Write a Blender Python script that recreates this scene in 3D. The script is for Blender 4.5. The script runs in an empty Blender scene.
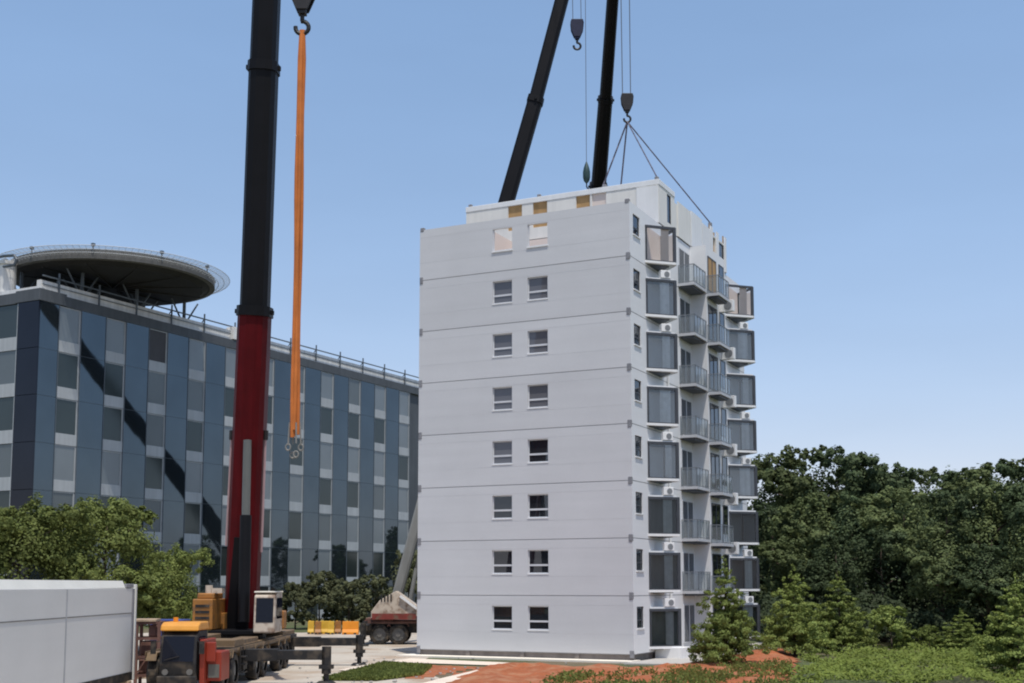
import bpy, math, random
import numpy as np
from mathutils import Vector, Matrix

R = math.radians
scene = bpy.context.scene
COL = scene.collection
V = Vector

# ------------------------------------------------------------------ camera
F = 1256.0; CX = 512.0; CY = 453.0; PITCH = math.atan(132 / F); CAMH = 3.96
cam_d = bpy.data.cameras.new('camera')
cam_d.sensor_width = 36.0
cam_d.lens = F * 36.0 / 1024.0
cam_d.shift_y = (CY - 341.5) / 1024.0
cam_d.clip_start = 0.5
cam_d.clip_end = 6000
cam = bpy.data.objects.new('camera', cam_d)
cam.location = (0, 0, CAMH)
cam.rotation_euler = (math.pi / 2 + PITCH, 0, 0)
COL.objects.link(cam)
scene.camera = cam
_f = V((0, math.cos(PITCH), math.sin(PITCH))); _u = V((0, -math.sin(PITCH), math.cos(PITCH)))


def ray(x, y):
    return V((1, 0, 0)) * ((x - CX) / F) + _u * ((CY - y) / F) + _f


def at(x, y, Y):                      # world point seen at pixel x,y at ground distance Y
    r = ray(x, y)
    return V((0, 0, CAMH)) + r * (Y / r.y)


def gnd(x, y, z=0.0):
    r = ray(x, y)
    return V((0, 0, CAMH)) + r * ((z - CAMH) / r.z)


# ------------------------------------------------------------------ materials
def new_mat(name):
    m = bpy.data.materials.new(name)
    m.use_nodes = True
    nt = m.node_tree
    b = nt.nodes['Principled BSDF']
    return m, nt, b


def mat(name, col, rough=0.6, var=0.12, scale=1.2, metal=0.0, bump=0.0, bscale=30.0, spec=0.4, streak=0.0, svec=(3.0, 3.0, 0.12), objrand=0.0, ior=None, fine=0.0, dirt=None):
    m, nt, b = new_mat(name)
    N = nt.nodes.new; L = nt.links.new
    tc = N('ShaderNodeTexCoord')
    no = N('ShaderNodeTexNoise'); no.inputs['Scale'].default_value = scale; no.inputs['Detail'].default_value = 7
    no.inputs['Roughness'].default_value = 0.62
    L(tc.outputs['Object'], no.inputs['Vector'])
    ramp = N('ShaderNodeMapRange'); ramp.inputs[1].default_value = 0.25; ramp.inputs[2].default_value = 0.75
    ramp.inputs[3].default_value = 1 - var; ramp.inputs[4].default_value = 1 + var
    L(no.outputs['Fac'], ramp.inputs[0])
    last = ramp.outputs[0]

    def mul(a, bb):
        q = N('ShaderNodeMath'); q.operation = 'MULTIPLY'; L(a, q.inputs[0]); L(bb, q.inputs[1]); return q.outputs[0]
    if streak:
        mp = N('ShaderNodeMapping'); mp.inputs['Scale'].default_value = svec
        L(tc.outputs['Object'], mp.inputs[0])
        n2 = N('ShaderNodeTexNoise'); n2.inputs['Scale'].default_value = 1.0; n2.inputs['Detail'].default_value = 6
        L(mp.outputs[0], n2.inputs['Vector'])
        r2 = N('ShaderNodeMapRange'); r2.inputs[1].default_value = 0.3; r2.inputs[2].default_value = 0.7
        r2.inputs[3].default_value = 1 - streak; r2.inputs[4].default_value = 1 + streak * 0.4
        L(n2.outputs['Fac'], r2.inputs[0]); last = mul(last, r2.outputs[0])
    if fine:
        n3 = N('ShaderNodeTexNoise'); n3.inputs['Scale'].default_value = 9.0; n3.inputs['Detail'].default_value = 8
        L(tc.outputs['Object'], n3.inputs['Vector'])
        r3 = N('ShaderNodeMapRange'); r3.inputs[1].default_value = 0.3; r3.inputs[2].default_value = 0.7
        r3.inputs[3].default_value = 1 - fine; r3.inputs[4].default_value = 1 + fine
        L(n3.outputs['Fac'], r3.inputs[0]); last = mul(last, r3.outputs[0])
    if objrand:
        oi = N('ShaderNodeObjectInfo')
        r4 = N('ShaderNodeMapRange'); r4.inputs[3].default_value = 1 - objrand; r4.inputs[4].default_value = 1 + objrand
        L(oi.outputs['Random'], r4.inputs[0]); last = mul(last, r4.outputs[0])
    vm = N('ShaderNodeVectorMath'); vm.operation = 'SCALE'
    vm.inputs[0].default_value = col
    L(last, vm.inputs['Scale'])
    out = vm.outputs[0]
    if dirt:
        nd = N('ShaderNodeTexNoise'); nd.inputs['Scale'].default_value = dirt[1]; nd.inputs['Detail'].default_value = 9
        L(tc.outputs['Object'], nd.inputs['Vector'])
        rd = N('ShaderNodeMapRange'); rd.inputs[1].default_value = 0.48; rd.inputs[2].default_value = 0.66
        L(nd.outputs['Fac'], rd.inputs[0])
        mx = N('ShaderNodeMix'); mx.data_type = 'RGBA'
        L(rd.outputs[0], mx.inputs['Factor']); L(out, mx.inputs[6]); mx.inputs[7].default_value = (*dirt[0], 1)
        out = mx.outputs[2]
    L(out, b.inputs['Base Color'])
    b.inputs['Roughness'].default_value = rough
    b.inputs['Metallic'].default_value = metal
    b.inputs['Specular IOR Level'].default_value = spec
    if ior: b.inputs['IOR'].default_value = ior
    if bump:
        nb = N('ShaderNodeTexNoise'); nb.inputs['Scale'].default_value = bscale; nb.inputs['Detail'].default_value = 6
        L(tc.outputs['Object'], nb.inputs['Vector'])
        bp = N('ShaderNodeBump'); bp.inputs['Strength'].default_value = bump; bp.inputs['Distance'].default_value = 0.05
        L(nb.outputs['Fac'], bp.inputs['Height']); L(bp.outputs[0], b.inputs['Normal'])
    return m


def glass_mat(name, tint, gloss=(0.9, 0.95, 1.0), opac=0.5, body=(0.05, 0.06, 0.07), ior=1.6, wob=0.0):
    """architectural glass: fresnel reflection over a partly see-through tinted body"""
    m, nt, b = new_mat(name)
    N = nt.nodes.new; L = nt.links.new
    nt.nodes.remove(b)
    o = nt.nodes['Material Output']
    df = N('ShaderNodeBsdfDiffuse'); df.inputs[0].default_value = (*body, 1)
    tr = N('ShaderNodeBsdfTransparent'); tr.inputs[0].default_value = (*tint, 1)
    mx = N('ShaderNodeMixShader'); mx.inputs[0].default_value = 1 - opac
    L(df.outputs[0], mx.inputs[1]); L(tr.outputs[0], mx.inputs[2])
    gl = N('ShaderNodeBsdfGlossy'); gl.inputs['Color'].default_value = (*gloss, 1); gl.inputs['Roughness'].default_value = 0.02
    fr = N('ShaderNodeFresnel'); fr.inputs['IOR'].default_value = ior
    if wob:
        tc = N('ShaderNodeTexCoord'); nb = N('ShaderNodeTexNoise'); nb.inputs['Scale'].default_value = 0.5
        L(tc.outputs['Object'], nb.inputs['Vector'])
        bp = N('ShaderNodeBump'); bp.inputs['Strength'].default_value = wob; bp.inputs['Distance'].default_value = 0.05
        L(nb.outputs['Fac'], bp.inputs['Height']); L(bp.outputs[0], gl.inputs['Normal'])
    m2 = N('ShaderNodeMixShader')
    L(fr.outputs[0], m2.inputs[0]); L(mx.outputs[0], m2.inputs[1]); L(gl.outputs[0], m2.inputs[2])
    L(m2.outputs[0], o.inputs[0])
    return m


def leaf_mat(name, col, var=0.45, trans=0.25, hue=0.5):
    m, nt, b = new_mat(name)
    N = nt.nodes.new; L = nt.links.new
    nt.nodes.remove(b); o = nt.nodes['Material Output']
    tc = N('ShaderNodeTexCoord'); oi = N('ShaderNodeObjectInfo')
    no = N('ShaderNodeTexNoise'); no.inputs['Scale'].default_value = 0.9; no.inputs['Detail'].default_value = 8; no.inputs['Roughness'].default_value = 0.75
    L(tc.outputs['Object'], no.inputs['Vector'])
    mr = N('ShaderNodeMapRange'); mr.inputs[1].default_value = 0.3; mr.inputs[2].default_value = 0.7; mr.inputs[3].default_value = 1 - var; mr.inputs[4].default_value = 1 + var
    L(no.outputs['Fac'], mr.inputs[0])
    r4 = N('ShaderNodeMapRange'); r4.inputs[3].default_value = 0.75; r4.inputs[4].default_value = 1.3
    L(oi.outputs['Random'], r4.inputs[0])
    q = N('ShaderNodeMath'); q.operation = 'MULTIPLY'; L(mr.outputs[0], q.inputs[0]); L(r4.outputs[0], q.inputs[1])
    # tone shift between yellow-green and blue-green
    n2 = N('ShaderNodeTexNoise'); n2.inputs['Scale'].default_value = 3.0; n2.inputs['Detail'].default_value = 4
    L(tc.outputs['Object'], n2.inputs['Vector'])
    mx = N('ShaderNodeMix'); mx.data_type = 'RGBA'
    L(n2.outputs['Fac'], mx.inputs['Factor'])
    mx.inputs[6].default_value = (col[0] * 0.78, col[1] * 0.92, col[2] * 1.1, 1)
    mx.inputs[7].default_value = (col[0] * 1.25, col[1] * 1.08, col[2] * 0.85, 1)
    vm = N('ShaderNodeVectorMath'); vm.operation = 'SCALE'
    L(mx.outputs[2], vm.inputs[0]); L(q.outputs[0], vm.inputs['Scale'])
    d = N('ShaderNodeBsdfDiffuse'); L(vm.outputs[0], d.inputs[0])
    t = N('ShaderNodeBsdfTranslucent'); L(vm.outputs[0], t.inputs[0])
    g = N('ShaderNodeBsdfGlossy'); g.inputs['Roughness'].default_value = 0.6; g.inputs[0].default_value = (0.25, 0.27, 0.22, 1)
    ms = N('ShaderNodeMixShader'); ms.inputs[0].default_value = trans
    L(d.outputs[0], ms.inputs[1]); L(t.outputs[0], ms.inputs[2])
    m2 = N('ShaderNodeMixShader'); m2.inputs[0].default_value = 0.04
    L(ms.outputs[0], m2.inputs[1]); L(g.outputs[0], m2.inputs[2])
    L(m2.outputs[0], o.inputs[0])
    return m


def wall_mat(name, col, lines=True):
    """painted sandwich panels: faint horizontal sheet joints, soft vertical streaks"""
    m = mat(name, col, rough=0.55, var=0.05, scale=0.25, streak=0.035, svec=(0.12, 0.12, 2.2), bump=0.04, bscale=1.5, spec=0.2, fine=0.012, objrand=0.03)
    return m


M = {}
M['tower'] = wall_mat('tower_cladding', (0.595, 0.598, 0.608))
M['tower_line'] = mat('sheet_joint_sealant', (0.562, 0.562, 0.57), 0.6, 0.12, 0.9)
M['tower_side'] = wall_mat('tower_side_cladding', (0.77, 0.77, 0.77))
M['white'] = mat('white_paint', (0.80, 0.80, 0.79), 0.5, 0.05, 0.8, streak=0.06)
M['cream'] = mat('cream_panel', (0.76, 0.74, 0.69), 0.6, 0.06, 0.5, streak=0.06)
M['interior'] = mat('interior_lining', (0.74, 0.63, 0.56), 0.8, 0.06, 0.4)
M['plywood'] = mat('plywood_board', (0.46, 0.28, 0.12), 0.75, 0.18, 2.0, streak=0.15)
M['joint'] = mat('joint_grey', (0.36, 0.365, 0.38), 0.8, 0.2)  # plain grey of the storey joints and panel seam
M['casting'] = mat('steel_casting', (0.22, 0.22, 0.235), 0.6, 0.25, 3)
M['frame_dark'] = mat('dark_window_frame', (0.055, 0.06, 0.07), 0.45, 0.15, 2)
M['frame_light'] = mat('light_window_frame', (0.62, 0.63, 0.65), 0.4, 0.05, 2)
M['rail'] = mat('balcony_metal', (0.20, 0.22, 0.24), 0.45, 0.15, 2)
M['plinth'] = mat('plinth_steel', (0.21, 0.185, 0.17), 0.8, 0.2, 1.0, streak=0.2)
M['slab'] = mat('balcony_slab', (0.50, 0.51, 0.53), 0.6, 0.08, 1)
M['pane'] = glass_mat('window_glass', (0.35, 0.4, 0.43), opac=0.55, body=(0.035, 0.04, 0.048), ior=1.75)
M['pane_blind'] = glass_mat('blind_window_glass', (0.35, 0.4, 0.43), opac=0.9, body=(0.15, 0.15, 0.165), ior=1.5)
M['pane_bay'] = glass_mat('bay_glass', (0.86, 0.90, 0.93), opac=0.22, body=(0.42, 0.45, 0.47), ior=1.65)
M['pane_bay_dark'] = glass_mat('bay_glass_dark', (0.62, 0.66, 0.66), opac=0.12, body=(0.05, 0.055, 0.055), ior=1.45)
M['pane_open'] = glass_mat('clear_glass', (0.97, 0.97, 0.97), opac=0.02, body=(0.2, 0.2, 0.2), ior=1.2)
M['pane_rail'] = glass_mat('balcony_glass', (0.80, 0.86, 0.88), opac=0.35, body=(0.34, 0.37, 0.39), ior=1.3)
M['curtain'] = mat('pale_curtain', (0.88, 0.88, 0.88), 0.9, 0.15, 3, streak=0.2)
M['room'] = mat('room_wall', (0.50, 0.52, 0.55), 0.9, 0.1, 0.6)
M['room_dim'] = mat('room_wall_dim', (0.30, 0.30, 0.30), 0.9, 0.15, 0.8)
M['fan'] = mat('fan_grille', (0.20, 0.21, 0.22), 0.5, 0.2, 5)


def coat_mat(name, c, rough=0.03, metal=0.85):
    m, nt, b = new_mat(name)
    N = nt.nodes.new; L = nt.links.new
    tc = N('ShaderNodeTexCoord'); no = N('ShaderNodeTexNoise'); no.inputs['Scale'].default_value = 0.22; no.inputs['Detail'].default_value = 3
    L(tc.outputs['Object'], no.inputs['Vector'])
    mr = N('ShaderNodeMapRange'); mr.inputs[3].default_value = 0.8; mr.inputs[4].default_value = 1.2; L(no.outputs['Fac'], mr.inputs[0])
    vm = N('ShaderNodeVectorMath'); vm.operation = 'SCALE'; vm.inputs[0].default_value = c; L(mr.outputs[0], vm.inputs['Scale'])
    L(vm.outputs[0], b.inputs['Base Color'])
    b.inputs['Metallic'].default_value = metal; b.inputs['Roughness'].default_value = rough
    n2 = N('ShaderNodeTexNoise'); n2.inputs['Scale'].default_value = 0.35; n2.inputs['Detail'].default_value = 1
    L(tc.outputs['Object'], n2.inputs['Vector'])
    bp = N('ShaderNodeBump'); bp.inputs['Strength'].default_value = 0.06; bp.inputs['Distance'].default_value = 0.1
    L(n2.outputs['Fac'], bp.inputs['Height']); L(bp.outputs[0], b.inputs['Normal'])
    return m


M['blue_glass'] = coat_mat('blue_coated_glass', (0.094, 0.122, 0.142))
M['navy_glass'] = coat_mat('navy_coated_glass', (0.03, 0.033, 0.042), 0.08)
M['off_spandrel'] = mat('office_spandrel', (0.42, 0.44, 0.445), 0.5, 0.08, 0.4, streak=0.12)
M['off_blind'] = coat_mat('office_blind_glass', (0.20, 0.225, 0.235), 0.25, 0.25)
M['off_blind2'] = coat_mat('office_blind_glass_dim', (0.13, 0.15, 0.155), 0.25, 0.25)
M['off_dark'] = coat_mat('office_dark_glass', (0.055, 0.07, 0.07), 0.1, 0.5)
M['off_brown'] = mat('office_louvre', (0.05, 0.045, 0.045), 0.5, 0.2, 1)
M['off_frame'] = mat('office_mullion', (0.10, 0.12, 0.14), 0.45, 0.15, 1)
M['off_wall'] = mat('office_wall', (0.085, 0.095, 0.105), 0.7, 0.15, 0.4, streak=0.15)
M['coping'] = mat('parapet_coping', (0.74, 0.73, 0.70), 0.7, 0.15, 0.6, streak=0.15)
M['heli'] = mat('helipad_steel', (0.022, 0.022, 0.022), 0.7, 0.25, 0.6)
M['heli_rim'] = mat('helipad_rim', (0.125, 0.125, 0.12), 0.7, 0.2, 0.8, streak=0.2)
M['net'] = mat('safety_net', (0.5, 0.52, 0.54), 0.6, 0.1, 2)

M['net_sheet'] = glass_mat('net_mesh', (1, 1, 1), opac=0.28, body=(0.42, 0.44, 0.46), ior=1.01)
M['crane_red'] = mat('crane_red', (0.085, 0.003, 0.005), 0.5, 0.25, 0.8, streak=0.25, spec=0.12)
M['crane_black'] = mat('crane_black', (0.005, 0.0048, 0.006), 0.5, 0.3, 0.8, spec=0.18)
M['crane_dark'] = mat('crane_chassis', (0.014, 0.013, 0.013), 0.6, 0.3, 1.5, dirt=((0.07, 0.055, 0.04), 2.5))
M['crane_orange'] = mat('crane_orange', (0.34, 0.145, 0.03), 0.45, 0.18, 1.5, dirt=((0.20, 0.10, 0.04), 3.0))
M['crane_yellow'] = mat('crane_yellow', (0.62, 0.27, 0.035), 0.42, 0.15, 1.5)
M['crane_tan'] = mat('crane_tan', (0.19, 0.125, 0.065), 0.65, 0.3, 1.5, dirt=((0.1, 0.07, 0.05), 3))
M['crane_cream'] = mat('crane_cream', (0.52, 0.44, 0.35), 0.5, 0.12, 1.5, dirt=((0.25, 0.17, 0.12), 2.5))
M['crane_grey'] = mat('crane_grey', (0.23, 0.23, 0.215), 0.5, 0.15, 1.0, streak=0.15)
M['crane_redbr'] = mat('crane_red_bright', (0.24, 0.028, 0.012), 0.45, 0.15, 1.5)
M['crane_redbr2'] = mat('crane_red_dull', (0.20, 0.035, 0.025), 0.6, 0.3, 1.5, dirt=((0.16, 0.09, 0.06), 2.5))
M['chrome'] = mat('cylinder_rod', (0.13, 0.13, 0.115), 0.35, 0.08, 2, metal=0.3)
M['hose'] = mat('pale_hose', (0.45, 0.30, 0.30), 0.5, 0.1, 2)
M['cable'] = mat('steel_cable', (0.10, 0.105, 0.12), 0.5, 0.1, 4)
M['hook'] = mat('hook_steel', (0.018, 0.016, 0.016), 0.5, 0.35, 3)
M['hook_blue'] = mat('hook_blue', (0.012, 0.014, 0.04), 0.5, 0.3, 3)
M['hook_green'] = mat('hook_green', (0.02, 0.05, 0.05), 0.5, 0.3, 3)
M['sling_orange'] = mat('orange_sling', (0.58, 0.17, 0.035), 0.8, 0.22, 1.0, streak=0.25)
M['sling_grey'] = mat('grey_wire_sling', (0.10, 0.09, 0.12), 0.6, 0.2, 3)
M['shackle'] = mat('shackle_steel', (0.22, 0.21, 0.19), 0.5, 0.2, 4)
M['tyre'] = mat('tyre_rubber', (0.022, 0.021, 0.02), 0.85, 0.25, 4, dirt=((0.09, 0.07, 0.05), 4))
M['rim'] = mat('wheel_rim', (0.14, 0.135, 0.125), 0.5, 0.2, 4)
M['cab_glass'] = glass_mat('cab_glass', (0.2, 0.22, 0.3), opac=0.85, body=(0.012, 0.013, 0.02), ior=1.3)

M['cont'] = wall_mat('container_cladding', (0.60, 0.59, 0.565))
M['cont_top'] = mat('container_flashing', (0.66, 0.65, 0.60), 0.5, 0.06, 0.8)
M['barrier_o'] = mat('orange_plastic', (0.72, 0.25, 0.015), 0.5, 0.1, 2)
M['barrier_y'] = mat('yellow_plastic', (0.60, 0.36, 0.035), 0.5, 0.15, 2)
M['blue_box'] = mat('blue_panel', (0.05, 0.07, 0.24), 0.55, 0.15, 1.5, streak=0.15)
M['rust'] = mat('rusty_steel', (0.17, 0.085, 0.065), 0.85, 0.3, 2.0, streak=0.3)
M['wood'] = mat('pale_timber', (0.45, 0.33, 0.22), 0.8, 0.2, 2.0, streak=0.2)

M['ground'] = mat('earth_and_grass', (0.07, 0.085, 0.03), 0.95, 0.35, 0.25, bump=0.4, bscale=6, fine=0.3, dirt=((0.13, 0.10, 0.06), 0.12))
M['concrete'] = mat('yard_concrete', (0.44, 0.39, 0.325), 0.9, 0.16, 0.25, bump=0.2, bscale=8, fine=0.08, dirt=((0.34, 0.26, 0.19), 0.35))
M['walk'] = mat('grey_walk', (0.40, 0.38, 0.35), 0.9, 0.14, 0.5, bump=0.2, bscale=8, fine=0.08)
M['path'] = mat('pale_path', (0.66, 0.56, 0.46), 0.9, 0.1, 0.6, bump=0.15, bscale=8, fine=0.06)
M['apron'] = mat('white_apron', (0.76, 0.70, 0.60), 0.85, 0.08, 0.7)
M['soil'] = mat('red_soil', (0.29, 0.085, 0.030), 0.95, 0.25, 0.7, bump=0.9, bscale=2.5, fine=0.2, dirt=((0.33, 0.15, 0.075), 1.5))
M['bark'] = mat('bark', (0.07, 0.052, 0.038), 0.95, 0.3, 3, bump=0.5, bscale=12)
M['leaf_forest'] = leaf_mat('forest_leaf', (0.072, 0.100, 0.048), 0.4)
M['leaf_forest2'] = leaf_mat('forest_leaf_olive', (0.105, 0.132, 0.055), 0.4)
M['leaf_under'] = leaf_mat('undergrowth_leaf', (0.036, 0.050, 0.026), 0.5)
M['leaf_conifer'] = leaf_mat('young_tree_leaf', (0.165, 0.205, 0.056), 0.45)
M['leaf_left'] = leaf_mat('broad_leaf_olive', (0.138, 0.168, 0.050), 0.45)
M['leaf_bush'] = leaf_mat('grey_green_leaf', (0.115, 0.125, 0.065), 0.4)
M['leaf_cover'] = leaf_mat('ground_cover_leaf', (0.148, 0.188, 0.042), 0.6)
M['leaf_grass'] = leaf_mat('grass_blade', (0.14, 0.165, 0.045), 0.35)


# ------------------------------------------------------------------ mesh builder
class MB:
    def __init__(s):
        s.v = []; s.f = []; s.m = []

    def add(s, vs, fs, mi=0):
        o = len(s.v)
        s.v += [V(p) for p in vs]
        s.f += [tuple(i + o for i in f) for f in fs]
        s.m += [mi] * len(fs)
        return s

    def box(s, c, size, rot=None, mi=0):
        hx, hy, hz = size[0] / 2, size[1] / 2, size[2] / 2
        ps = [V((x, y, z)) for z in (-hz, hz) for y in (-hy, hy) for x in (-hx, hx)]
        if rot is not None: ps = [rot @ p for p in ps]
        c = V(c)
        return s.add([p + c for p in ps], [(0, 2, 3, 1), (4, 5, 7, 6), (0, 1, 5, 4), (2, 6, 7, 3), (0, 4, 6, 2), (1, 3, 7, 5)], mi)

    def bx(s, x0, x1, y0, y1, z0, z1, mi=0):
        return s.box(((x0 + x1) / 2, (y0 + y1) / 2, (z0 + z1) / 2), (abs(x1 - x0), abs(y1 - y0), abs(z1 - z0)), None, mi)

    def beam(s, p, q, w, h, w2=None, h2=None, side=None, mi=0):
        p = V(p); q = V(q); d = (q - p).normalized()
        sd = V(side) if side is not None else (V((0, 0, 1)).cross(d) if abs(d.z) < 0.95 else V((1, 0, 0)))
        sd = (sd - d * sd.dot(d)).normalized(); up = d.cross(sd).normalized()
        w2 = w if w2 is None else w2; h2 = h if h2 is None else h2
        vs = []
        for c, a, b in ((p, w, h), (q, w2, h2)):
            for i, j in ((-1, -1), (1, -1), (1, 1), (-1, 1)):
                vs.append(c + sd * (a / 2 * i) + up * (b / 2 * j))
        return s.add(vs, [(3, 2, 1, 0), (4, 5, 6, 7), (0, 1, 5, 4), (1, 2, 6, 5), (2, 3, 7, 6), (3, 0, 4, 7)], mi)

    def boom(s, p, q, w, h, w2, h2, side, mi=0):
        """telescopic boom section: box top, rounded belly"""
        p = V(p); q = V(q); d = (q - p).normalized()
        sd = V(side); sd = (sd - d * sd.dot(d)).normalized(); up = d.cross(sd).normalized()
        prof = [(-.5, .35), (-.4, .5), (.4, .5), (.5, .35), (.5, -.22), (.38, -.42), (.16, -.5), (-.16, -.5), (-.38, -.42), (-.5, -.22)]
        n = len(prof); vs = []
        for c, a, b in ((p, w, h), (q, w2, h2)):
            vs += [c + sd * (a * x) + up * (b * y) for x, y in prof]
        fs = [tuple(reversed(range(n))), tuple(range(n, 2 * n))] + [(i, (i + 1) % n, (i + 1) % n + n, i + n) for i in range(n)]
        return s.add(vs, fs, mi)

    def tube(s, p, q, r, r2=None, n=10, mi=0, cap=True):
        p = V(p); q = V(q); d = (q - p).normalized(); r2 = r if r2 is None else r2
        a = d.orthogonal().normalized(); b = d.cross(a)
        vs = []
        for c, rr in ((p, r), (q, r2)):
            vs += [c + (a * math.cos(2 * math.pi * i / n) + b * math.sin(2 * math.pi * i / n)) * rr for i in range(n)]
        fs = [(i, (i + 1) % n, (i + 1) % n + n, i + n) for i in range(n)]
        if cap: fs += [tuple(reversed(range(n))), tuple(range(n, 2 * n))]
        return s.add(vs, fs, mi)

    def path(s, pts, r, n=8, mi=0):
        for i in range(len(pts) - 1):
            s.tube(pts[i], pts[i + 1], r if not callable(r) else r(i), r if not callable(r) else r(i + 1), n, mi)
        return s

    def sweep(s, pts, r, n=8, mi=0):
        pts = [V(p) for p in pts]; vs = []; k = len(pts)
        for i, p in enumerate(pts):
            d = (pts[min(i + 1, k - 1)] - pts[max(i - 1, 0)]).normalized()
            a = V((1, 0, 0)) - d * d.x
            if a.length < .1: a = V((0, 1, 0)) - d * d.y
            a.normalize(); b = d.cross(a)
            vs += [p + (a * math.cos(2 * math.pi * j / n) + b * math.sin(2 * math.pi * j / n)) * r for j in range(n)]
        fs = [(i * n + j, i * n + (j + 1) % n, (i + 1) * n + (j + 1) % n, (i + 1) * n + j) for i in range(k - 1) for j in range(n)]
        return s.add(vs, fs, mi)

    def ring(s, c, R_, r, n=64, m=6, axis='z'):
        c = V(c); vs = []; fs = []
        for i in range(n):
            t = 2 * math.pi * i / n
            for j in range(m):
                p = 2 * math.pi * j / m
                rr = R_ + r * math.cos(p)
                q = V((rr * math.cos(t), rr * math.sin(t), r * math.sin(p)))
                if axis == 'x': q = V((q.z, q.x, q.y))
                if axis == 'y': q = V((q.x, q.z, q.y))
                vs.append(c + q)
        for i in range(n):
            for j in range(m):
                fs.append((i * m + j, ((i + 1) % n) * m + j, ((i + 1) % n) * m + (j + 1) % m, i * m + (j + 1) % m))
        return s.add(vs, fs)

    def prism(s, pts, z0, z1, mi=0, top=True, bot=True):
        n = len(pts)
        vs = [V((p[0], p[1], z0)) for p in pts] + [V((p[0], p[1], z1)) for p in pts]
        fs = [(i, (i + 1) % n, (i + 1) % n + n, i + n) for i in range(n)]
        if bot: fs.append(tuple(reversed(range(n))))
        if top: fs.append(tuple(range(n, 2 * n)))
        return s.add(vs, fs, mi)

    def prism_axis(s, prof, axis, a0, a1, mi=0):
        """prof in the other two axes: axis 'x' -> (y,z); 'y' -> (x,z)"""
        n = len(prof)
        mk = (lambda a, p: V((a, p[0], p[1]))) if axis == 'x' else (lambda a, p: V((p[0], a, p[1])))
        vs = [mk(a0, p) for p in prof] + [mk(a1, p) for p in prof]
        fs = [tuple(reversed(range(n))), tuple(range(n, 2 * n))] + [(i, (i + 1) % n, (i + 1) % n + n, i + n) for i in range(n)]
        return s.add(vs, fs, mi)

    def wall(s, o, u, n, w, h, holes=(), depth=0.15, mi=0):
        """flat wall from o along u (width w) and up (height h); rectangular holes (u0,u1,z0,z1) with reveals going in (-n)"""
        o = V(o); u = V(u).normalized(); n = V(n).normalized(); k = V((0, 0, 1))
        us = sorted({0, w, *[x for a in holes for x in a[:2]]}); zs = sorted({0, h, *[x for a in holes for x in a[2:]]})
        P = lambda a, z, d=0: o + u * a + k * z - n * d
        for i in range(len(us) - 1):
            for j in range(len(zs) - 1):
                cu = (us[i] + us[i + 1]) / 2; cz = (zs[j] + zs[j + 1]) / 2
                if any(a[0] < cu < a[1] and a[2] < cz < a[3] for a in holes): continue
                s.add([P(us[i], zs[j]), P(us[i + 1], zs[j]), P(us[i + 1], zs[j + 1]), P(us[i], zs[j + 1])], [(0, 1, 2, 3)], mi)
        for a in holes:
            c = [(a[0], a[2]), (a[1], a[2]), (a[1], a[3]), (a[0], a[3])]
            for i in range(4):
                p, q = c[i], c[(i + 1) % 4]
                s.add([P(*p), P(*q), P(*q, depth), P(*p, depth)], [(0, 1, 2, 3)], mi)
        return s

    def build(s, name, mats, parent=None, bevel=0.0, smooth=False, world=False, fix=True):
        me = bpy.data.meshes.new(name)
        vs = s.v
        if world and parent is not None:
            inv = FRAME[root_of(parent).name].inverted()
            vs = [inv @ p for p in vs]
        me.from_pydata([tuple(p) for p in vs], [], s.f)
        if not isinstance(mats, (list, tuple)): mats = [mats]
        for m in mats: me.materials.append(m)
        me.polygons.foreach_set('material_index', s.m)
        if smooth: me.polygons.foreach_set('use_smooth', [True] * len(s.f))
        me.update()
        o = bpy.data.objects.new(name, me); COL.objects.link(o)
        if parent is not None: o.parent = parent
        if bevel:
            b = o.modifiers.new('bevel', 'BEVEL'); b.width = bevel; b.segments = 2; b.limit_method = 'ANGLE'
        return o


FRAME = {}


def root_of(o):
    while o.parent is not None: o = o.parent
    return o


def tag(o, label, cat, group=None, kind=None):
    if label: o['label'] = label
    if cat: o['category'] = cat
    if group: o['group'] = group
    if kind: o['kind'] = kind
    return o


def thing(name, label, cat, loc=(0, 0, 0), rz=0.0, group=None):
    o = bpy.data.objects.new(name, None); COL.objects.link(o)
    o.location = loc; o.rotation_euler = (0, 0, rz); o.empty_display_size = 0.5
    FRAME[o.name] = Matrix.Translation(V(loc)) @ Matrix.Rotation(rz, 4, 'Z')
    return tag(o, label, cat, group)


def struct(mb, name, m):
    o = mb.build(name, m); o['kind'] = 'structure'; return o


def copy_part(o, parent, loc=None):
    c = o.copy(); COL.objects.link(c); c.parent = parent
    if loc is not None: c.location = loc
    for ch in [x for x in bpy.data.objects if x.parent == o]:
        copy_part(ch, c)
    return c


# ------------------------------------------------------------------ light and sky
SUN_EL = R(72); SUN_DIR = V((0.30, -1.0, 0)).normalized() * math.cos(SUN_EL) + V((0, 0, math.sin(SUN_EL)))
w = bpy.data.worlds.new('World'); scene.world = w; w.use_nodes = True
nt = w.node_tree
bg = nt.nodes['Background']
sky = nt.nodes.new('ShaderNodeTexSky'); sky.sky_type = 'NISHITA'; sky.sun_disc = False
sky.sun_elevation = SUN_EL; sky.sun_rotation = math.atan2(SUN_DIR.x, SUN_DIR.y)
sky.altitude = 60; sky.air_density = 1.0; sky.dust_density = 0.8; sky.ozone_density = 2.0
def vnode(op, a, b):
    q = nt.nodes.new('ShaderNodeVectorMath'); q.operation = op
    nt.links.new(a, q.inputs[0]); q.inputs[1].default_value = b
    return q.outputs[0]


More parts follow.
